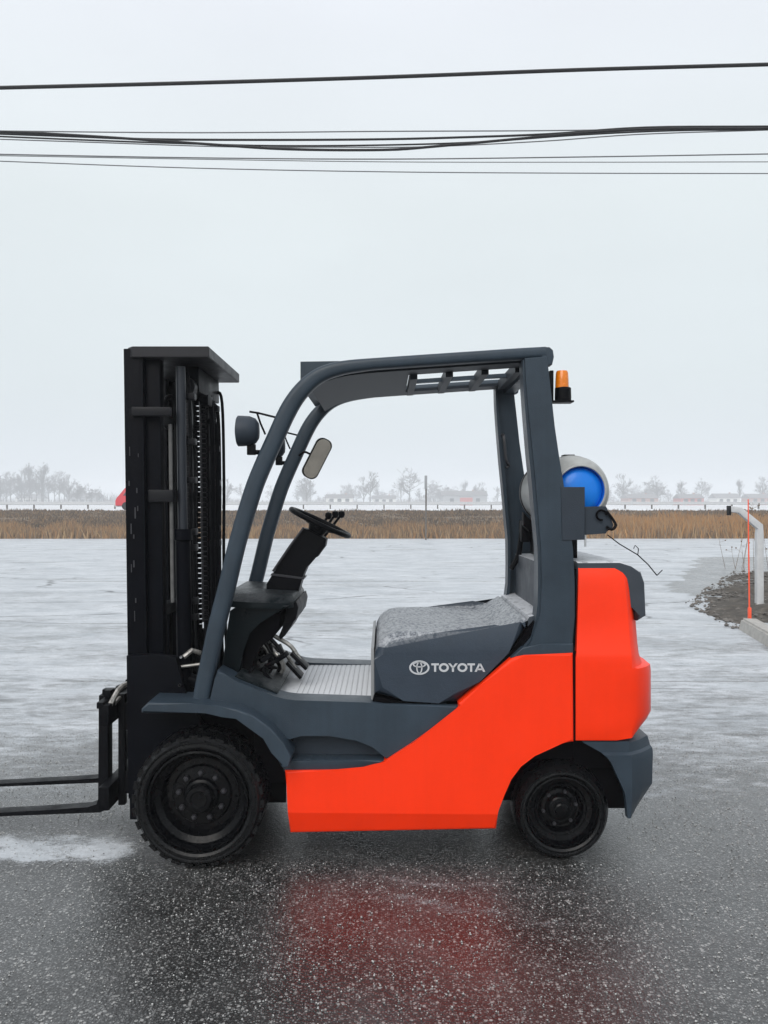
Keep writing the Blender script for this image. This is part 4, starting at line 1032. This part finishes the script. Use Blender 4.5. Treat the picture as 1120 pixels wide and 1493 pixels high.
def mirror():
    Ym = my(.10); c = W(462.5, 668.5, Ym); g = pempty('mirror', c, T)
    rot = Matrix.Rotation(R(27), 3, 'Y'); 
    def rr(bm, w_, h_, y0, y1, rad, n=6):
        ps = []
        for cx, cz, a0 in ((w_-rad, h_-rad, 0), (-w_+rad, h_-rad, 90), (-w_+rad, -h_+rad, 180), (w_-rad, -h_+rad, 270)):
            for k in range(n+1): a = R(a0+90*k/n); ps.append((cx+rad*math.cos(a), cz+rad*math.sin(a)))
        add_prism(bm, ps, y0, y1, 0)
        for v in bm.verts: pass
    turn = Matrix.Rotation(R(12), 3, 'Z')
    for nm, w_, h_, y0, y1, m in (('housing', .043, .112, -.006, .028, BLACK), ('glass', .038, .107, -.009, -.0065, MIRROR)):
        bm = bmesh.new(); rr(bm, w_, h_, y0, y1, .036)
        for v in bm.verts: v.co = rot @ (turn @ v.co)+c
        out_bm(nm, bm, m, g, sharp=40)
    bm = bmesh.new(); add_tube(bm, smooth_path([W(436, 664, Ym-.02), W(444, 659, Ym-.03), W(452, 662, Ym+.01), W(460, 666, Ym+.02)], 3), .006, 8); out_bm('arm', bm, BLACK, g)
mirror()
def beacon():
    Yb = .06; g = pempty('beacon', W(820, 584, Yb), T); c = W(819.5, 566, Yb)
    z = lambda py: W(0, py, Yb).z
    bm = bmesh.new(); add_lathe(bm, [(.0285, z(567)-c.z), (.0275, z(555)-c.z), (.0255, z(544)-c.z), (.022, z(541)-c.z), (.0005, z(540)-c.z)], c, 'Z', 32, close=False)
    for k in range(12):
        pass
    out_bm('lens', bm, AMBER, g, sharp=50)
    bm = bmesh.new(); add_lathe(bm, [(.0005, z(585)-c.z), (.034, z(584.5)-c.z), (.0345, z(580)-c.z), (.0335, z(566)-c.z), (.029, z(565)-c.z), (.0005, z(565)-c.z)], c+Vector((.004, 0, 0)), 'Z', 32, close=False); out_bm('base', bm, BLACK, g, sharp=40)
    bm = bmesh.new(); add_box(bm, (W(803, 0, Yb).x, Yb-.035, z(587.5)), (W(834.5, 0, Yb).x, Yb+.035, z(585)), .001)
    add_box(bm, (W(800.5, 0, Yb).x, Yb-.02, z(587)), (W(806, 0, Yb).x, Yb+.02, z(541)), .002); out_bm('bracket', bm, BLACK, g)
beacon()

# gas tank carrier on the deck
def carrier():
    bm = bmesh.new(); add_prism(bm, pxz([(818, 710), (853, 710), (853, 787), (820, 788)], -.005), -.005, .025, .003); out_bm('tank_bracket', bm, PLAST, T, wn=True)
    bm = bmesh.new(); add_prism(bm, pxz([(853, 739), (884, 738), (886, 742), (895, 765), (893, 771), (884, 774), (884, 778), (853, 780)], .01), .012, .09, .004); lb = out_bm('latch_box', bm, PLAST, T, wn=True)
    bm = bmesh.new(); c = W(877, 751, .0); n1 = 24
    add_tube(bm, [c+Vector((.020*math.cos(a), 0, .020*math.sin(a))) for a in [R(15*k) for k in range(20)]], .0045, 6); out_bm('ring', bm, BLACKM, lb)
    bm = bmesh.new(); add_tube(bm, smooth_path([W(884, 745, 0), W(892, 755, 0), W(898, 766, 0), W(892, 772, 0), W(884, 768, 0)], 3), .006, 6); out_bm('latch_strap', bm, BLACK, lb)
    for y in (.22, .62):
        bm = bmesh.new(); add_prism(bm, pxz([(790, 748), (804, 764), (836, 770), (868, 766), (880, 752), (880, 774), (868, 778), (800, 780), (790, 770)], .15), y, y+.05, .003); out_bm('saddle', bm, BLACK, T)
    bm = bmesh.new(); add_box(bm, (W(800, 0, .15).x, .05, W(0, 820).z), (W(862, 0, .15).x, my(.05), W(0, 776).z), .004); 
    bm.free()
    bm = bmesh.new(); add_box(bm, (W(806, 0, .15).x, .25, W(0, 822).z), (W(850, 0, .15).x, .70, W(0, 776).z), .004); out_bm('tank_pedestal', bm, BLACK, T)
    bm = bmesh.new(); add_tube(bm, [W(853.5, 780, .0), W(853.5, 797, .0)], .004, 6); out_bm('release_pin', bm, STEEL, T)
    bm = bmesh.new(); Y = .03; add_tube(bm, [W(886, 780, Y), W(903, 793, Y), W(930, 809, Y), W(945, 823, Y), W(958, 839, Y)], .0024, 6)
    add_tube(bm, [W(930, 809, Y), W(931, 800, Y), W(926, 795, Y), W(924, 800, Y)], .002, 5); add_tube(bm, [W(958, 839, Y), W(966, 831, Y)], .002, 5); out_bm('antenna', bm, BLACK, T)
    # regulator and hose by the far side
    bm = bmesh.new(); add_tube(bm, smooth_path([W(764, 765, .72), W(760, 785, .72), W(756, 810, .74), W(745, 830, .74)], 4), .014, 8); add_box(bm, (W(758, 0, .72).x, .68, W(0, 790, .72).z), (W(775, 0, .72).x, .76, W(0, 758, .72).z), .01); out_bm('gas_regulator', bm, BLACK, T)
carrier()
def tank():
    c = W(847.5, 715, .06); r = .154; g = empty('gas_tank', (c.x, YC, c.z-r), label='grey propane tank with a blue end lying across the back of the forklift', category='gas tank')
    bm = bmesh.new(); prof = [(.0005, .115), (.06, .118), (.105, .128), (.138, .150), (.151, .180), (r, .21), (r, .70), (.150, .74), (.132, .785), (.09, .82), (.0005, .835)]
    add_lathe(bm, prof, (c.x, 0, c.z), 'Y', 64, close=False); out_bm('body', bm, TANK, g, sharp=60)
    for y in (.24, .31, .66):
        bm = bmesh.new(); add_lathe(bm, [(r+.001, y), (r+.005, y+.002), (r+.005, y+.028), (r+.001, y+.03)], (c.x, 0, c.z), 'Y', 64, close=False); out_bm('strap', bm, EDGE if y > .3 else TANK, g)
    bm = bmesh.new(); add_lathe(bm, [(.104, .15), (.110, .08), (.108, .062), (.103, .060), (.1, .064)], (c.x, 0, c.z), 'Y', 64, close=False); out_bm('foot_ring', bm, TANK, g)
    bm = bmesh.new(); add_lathe(bm, [(.101, .063), (.100, .100), (.094, .088), (.07, .076), (.03, .069), (.0005, .068)], (c.x, 0, c.z), 'Y', 64, close=False); out_bm('end_cap', bm, BLUE, g, sharp=70)
    bm = bmesh.new(); add_lathe(bm, [(.0005, .83), (.05, .83), (.095, .835), (.098, .92), (.09, .92), (.088, .84)], (c.x, 0, c.z), 'Y', 40, close=False); out_bm('collar', bm, TANK, g)
    bm = bmesh.new(); add_box(bm, (c.x-.02, .30, c.z+r+.001), (c.x+.03, .36, c.z+r+.012), .003); out_bm('strap_buckle', bm, BLACK, g)
tank()

# mast, carriage, forks
def mast():
    X0, Y0, Y1 = -1.090, .12, .86-.04
    ZT = 2.150
    def tilt(bm):
        for v in bm.verts: v.co.x -= (v.co.z-.1)*.0135
        return bm
    def sym(name, fn, m=MASTM, parent=T, **kw):
        r = []
        for f in ((lambda y: y), (lambda y: .94-y)):
            bm = bmesh.new(); fn(bm, f); r.append(out_bm(name, tilt(bm), m, parent, **kw))
        return r
    def B(bm, x0, x1, y0, y1, z0, z1, f, bev=.003): ya, yb = sorted((f(y0), f(y1))); add_box(bm, (x0, ya, z0), (x1, yb, z1), bev)
    def outer(bm, f):
        B(bm, X0, X0+.083, .12, .145, .125, ZT-.005, f, .004)
        B(bm, X0, X0+.018, .145, .20, .125, ZT-.006, f); B(bm, X0+.065, X0+.083, .145, .20, .125, ZT-.006, f)
    sym('mast_rail', outer)
    def inner(bm, f):
        B(bm, X0+.075, X0+.147, .150, .168, .125, ZT-.03, f, .004); B(bm, X0+.129, X0+.147, .168, .215, .125, ZT-.031, f)
    sym('mast_rail', inner)
    # top plate
    bm = bmesh.new(); xa, xb = (190-560)/340+.01, (309-560)/340+.018
    pl = [(xa+.03, .105), (xb, .105), (xb, .845), (xa+.03, .845), (xa, .81), (xa, .14)]
    z0, z1 = ZT-.045, ZT+.002
    a = [bm.verts.new((x, y, z0)) for x, y in pl]; b = [bm.verts.new((x, y, z1)) for x, y in pl]
    bm.faces.new(a[::-1]); bm.faces.new(b)
    for k in range(6): bm.faces.new((a[k], a[(k+1) % 6], b[(k+1) % 6], b[k]))
    bmesh.ops.bevel(bm, geom=list(bm.edges), offset=.003, segments=2, affect='EDGES')
    for v in bm.verts: v.co.x -= .0277
    out_bm('top_crossmember', bm, mat('crossmember_black', (.018, .018, .022), .45, spec=.25, var=.2, vs=10), T)
    # side brackets round the rails
    zz = lambda py: W(0, py, .12).z
    EB = mat('bracket_dark', (.007, .0075, .010), .45, spec=.2, var=.2, vs=14)
    sym('rail_bracket', lambda bm, f: B(bm, X0+.012+.025, X0+.205, .098, .12, zz(607), zz(594), f, .004), EB)
    sym('rail_bracket', lambda bm, f: B(bm, X0+.095, X0+.20, .13, .20, zz(732), zz(714), f, .004), EB)
    for py in (600, 722, 905):
        bm = bmesh.new(); add_box(bm, (X0+.035, .20, zz(py+9)), (X0+.075, .74, zz(py-9)), .004); out_bm('crossmember', tilt(bm), MASTM, T)
    # dim steel pipe, lift cylinders with rods, chains, hoses
    def pipe(bm, f): add_tube(bm, [(X0+.185, f(.165), zz(880)), (X0+.185, f(.165), zz(617))], .0085, 8)
    sym('pipe', pipe, mat('dull_pipe', (.11, .11, .11), .5, spec=.3, var=.3, vs=20))
    def cyl(bm, f): add_tube(bm, [(X0+.225, f(.20), .16), (X0+.225, f(.20), zz(790)), (X0+.225, f(.20), zz(788)), (X0+.225, f(.20), zz(772))], [.033, .033, .040, .040], 20)
    cs = sym('lift_cylinder', cyl, MASTM, sharp=40)
    for o_, f in zip(cs, ((lambda y: y), (lambda y: .94-y))):
        bm = bmesh.new(); add_tube(bm, [(X0+.225, f(.20), zz(772)), (X0+.225, f(.20), zz(530))], .021, 16); out_bm('piston_rod', tilt(bm), mat('rod_dark', (.02, .024, .032), .35, metal=.3), o_)
    def chain(bm, f):
        z = zz(560)
        while z > zz(930):
            for dy in (0, .014):
                ya = f(.30)+dy; add_box(bm, (X0+.205, ya, z-.015), (X0+.232, ya+.005, z+.008), .0015)
            add_box(bm, (X0+.212, f(.30)+.004, z-.006), (X0+.225, f(.30)+.016, z+.004)); z -= .0235
    sym('lift_chain', chain, EDGE)
    def chain2(bm, f):
        z = zz(575)
        while z > zz(930):
            add_box(bm, (X0+.238, f(.40), z-.013), (X0+.258, f(.40)+.016, z+.006), .0015); z -= .0235
    sym('lift_chain', chain2, BLACK)
    def roller(bm, f): ya, yb = sorted((f(.27), f(.33))); add_lathe(bm, [(.0005, ya), (.045, ya), (.045, yb), (.0005, yb)], (X0+.225, 0, zz(556)), 'Y', 24, close=False)
    sym('chain_sheave', roller, EB)
    for i, (x, y, m) in enumerate(((X0+.25, .24, BLACK), (X0+.262, .27, BLACK), (X0+.235, .66, BLACK), (X0+.262, .70, BLACK), (X0+.30, .735, BLACK), (X0+.275, .75, BLACK), (X0+.20, .56, BLACK), (X0+.16, .36, BLACK), (X0+.235, .40, BLACK), (X0+.272, .60, MASTM), (X0+.285, .66, MASTM))):
        top = (545, 640, 545, 560, 552, 572, 560, 575, 620, 560, 600)[i]
        bm = bmesh.new(); add_tube(bm, smooth_path([(x-.06, y, zz(top)-.03), (x-.03, y, zz(top)+.02), (x, y, zz(top)-.03), (x+.004, y, zz(700)), (x-.002, y, zz(850)), (x+.01, y, .52)], 5), (.009, .008, .010, .012, .008, .010, .010, .012, .008, .012, .010)[i], 8); out_bm('hydraulic_hose', tilt(bm), m, T)
    bm = bmesh.new(); add_box(bm, (X0+.19, .33, ZT-.16), (X0+.275, .79, ZT-.046), .006); add_box(bm, (X0+.23, .50, ZT-.20), (X0+.28, .62, ZT-.15), .006); out_bm('valve_block', tilt(bm), MASTM, T)
    for k in range(14):
        rr = random.Random(k); x = X0+rr.uniform(.01, .06); z = rr.uniform(.55, 1.75); a, b_ = rr.uniform(.0012, .003), rr.uniform(.006, .025)
        bm = bmesh.new(); add_box(bm, (x-a, .1190, z-b_), (x+a, .1205, z+b_)); out_bm('paint_chip', tilt(bm), EDGE, T)
    # hose clamps and small fittings
    for py in (572, 640, 698, 776, 800, 880, 905):
        for y, dx in ((.25, .25), (.70, .265)):
            bm = bmesh.new(); add_box(bm, (X0+dx-.03, y-.02, zz(py)-.016), (X0+dx+.025, y+.03, zz(py)+.012), .004); out_bm('hose_clamp', tilt(bm), EB, T)
    # lower mount plate
    def mount(bm, f):
        q = bmesh.new(); add_prism(q, pxz([(188, 956), (232, 953), (262, 958), (268, 1000), (300, 1060), (300, 1120), (188, 1165)], .09), .085, .12, .006)
        for v in q.verts: v.co.y = f(v.co.y)
        merge(bm, q)
    sym('mast_mount', mount, MASTM)
    for py, pxx in ((958, 264), (999, 262)):
        bm = bmesh.new(); c = W(pxx, py, .08); add_lathe(bm, [(.006, 0), (.006, .012), (.0005, .012)][::-1], (c.x, .075, c.z), 'Y', 8, close=False); out_bm('bolt', bm, STEEL, T)
    for y in (.2, .74):
        bm = bmesh.new(); add_tube(bm, [W(262, 985, y), W(330, 1010, y)], .028, 14); out_bm('tilt_cylinder', bm, MASTM, T)
        bm = bmesh.new(); add_tube(bm, [W(268, 958, y-.06), W(280, 948, y-.04), W(292, 952, y-.02)], .011, 8); add_tube(bm, [W(264, 972, y-.06), W(295, 968, y-.04)], .007, 8); out_bm('hose_fitting', bm, CHROME, T)
    # carriage
    XC = -1.218
    bm = bmesh.new(); add_box(bm, (XC, .10, .53), (XC+.045, .84, .62), .005); add_box(bm, (XC-.008, .10, .605), (XC+.02, .84, .632), .003); cb = out_bm('carriage_bar', bm, BLACK, T)
    bm = bmesh.new(); add_box(bm, (XC, .10, .17), (XC+.045, .84, .27), .005); out_bm('carriage_bar', bm, BLACK, T)
    for y in (.22, .68):
        bm = bmesh.new(); add_box(bm, (XC+.045, y, .15), (XC+.075, y+.035, .64), .004); add_box(bm, (XC+.06, y+.005, .20), (XC+.16, y+.03, .30), .004); add_box(bm, (XC+.06, y+.005, .48), (XC+.16, y+.03, .60), .004); out_bm('carriage_upright', bm, BLACK, T)
    # serrated top edge with latches
    for k in range(5):
        x = XC-.002; y = .18+k*.145
        bm = bmesh.new(); add_box(bm, (x, y, .632), (x+.028, y+.05, .65+(.015 if k in (0, 4) else 0)), .004); out_bm('fork_latch', bm, BLACK, T)
    bm = bmesh.new(); add_tube(bm, smooth_path([(XC+.03, .14, .60), (XC+.07, .20, .68), (XC+.12, .30, .66), (XC+.14, .40, .56)], 4), .012, 8); add_tube(bm, smooth_path([(XC+.02, .14, .57), (XC+.06, .24, .63), (XC+.12, .36, .60)], 4), .009, 8); out_bm('hydraulic_hose', bm, CHROME, T)
    # forks
    for y in (.235, .64):
        bm = bmesh.new(); ang = R(2.3)
        o = []
        def pt(x, z): o.append((x, z))
        # shank outline then blade, thickness 40 mm tapering to the tip
        xs_, t = XC-.005, .040
        ox, oz = xs_-t, .112
        inner_ = [(ox, .63), (ox, oz+t+.03)]
        pts = [(xs_, .63), (xs_, oz+.035), (xs_-.012, oz+.010), (xs_-.035, oz)]
        tip = 1.07
        pts += [(xs_-tip, oz-math.tan(ang)*(tip-.03)+.012*0), (xs_-tip-.01, oz-math.tan(ang)*tip+.006), (xs_-tip, oz-math.tan(ang)*tip+.012), (xs_-.30, oz+.020-math.tan(ang)*.27), (ox-.05, oz+.024), (ox-.008, oz+.034), (ox, oz+.06), (ox, .63)]
        add_prism(bm, pts, y, y+.065, .003); fk = out_bm('fork', bm, BLACK, T)
        bm = bmesh.new(); add_box(bm, (ox+.01, y+.01, .615), (xs_+.035, y+.055, .655), .006); out_bm('fork_hook', bm, BLACK, fk)
mast()
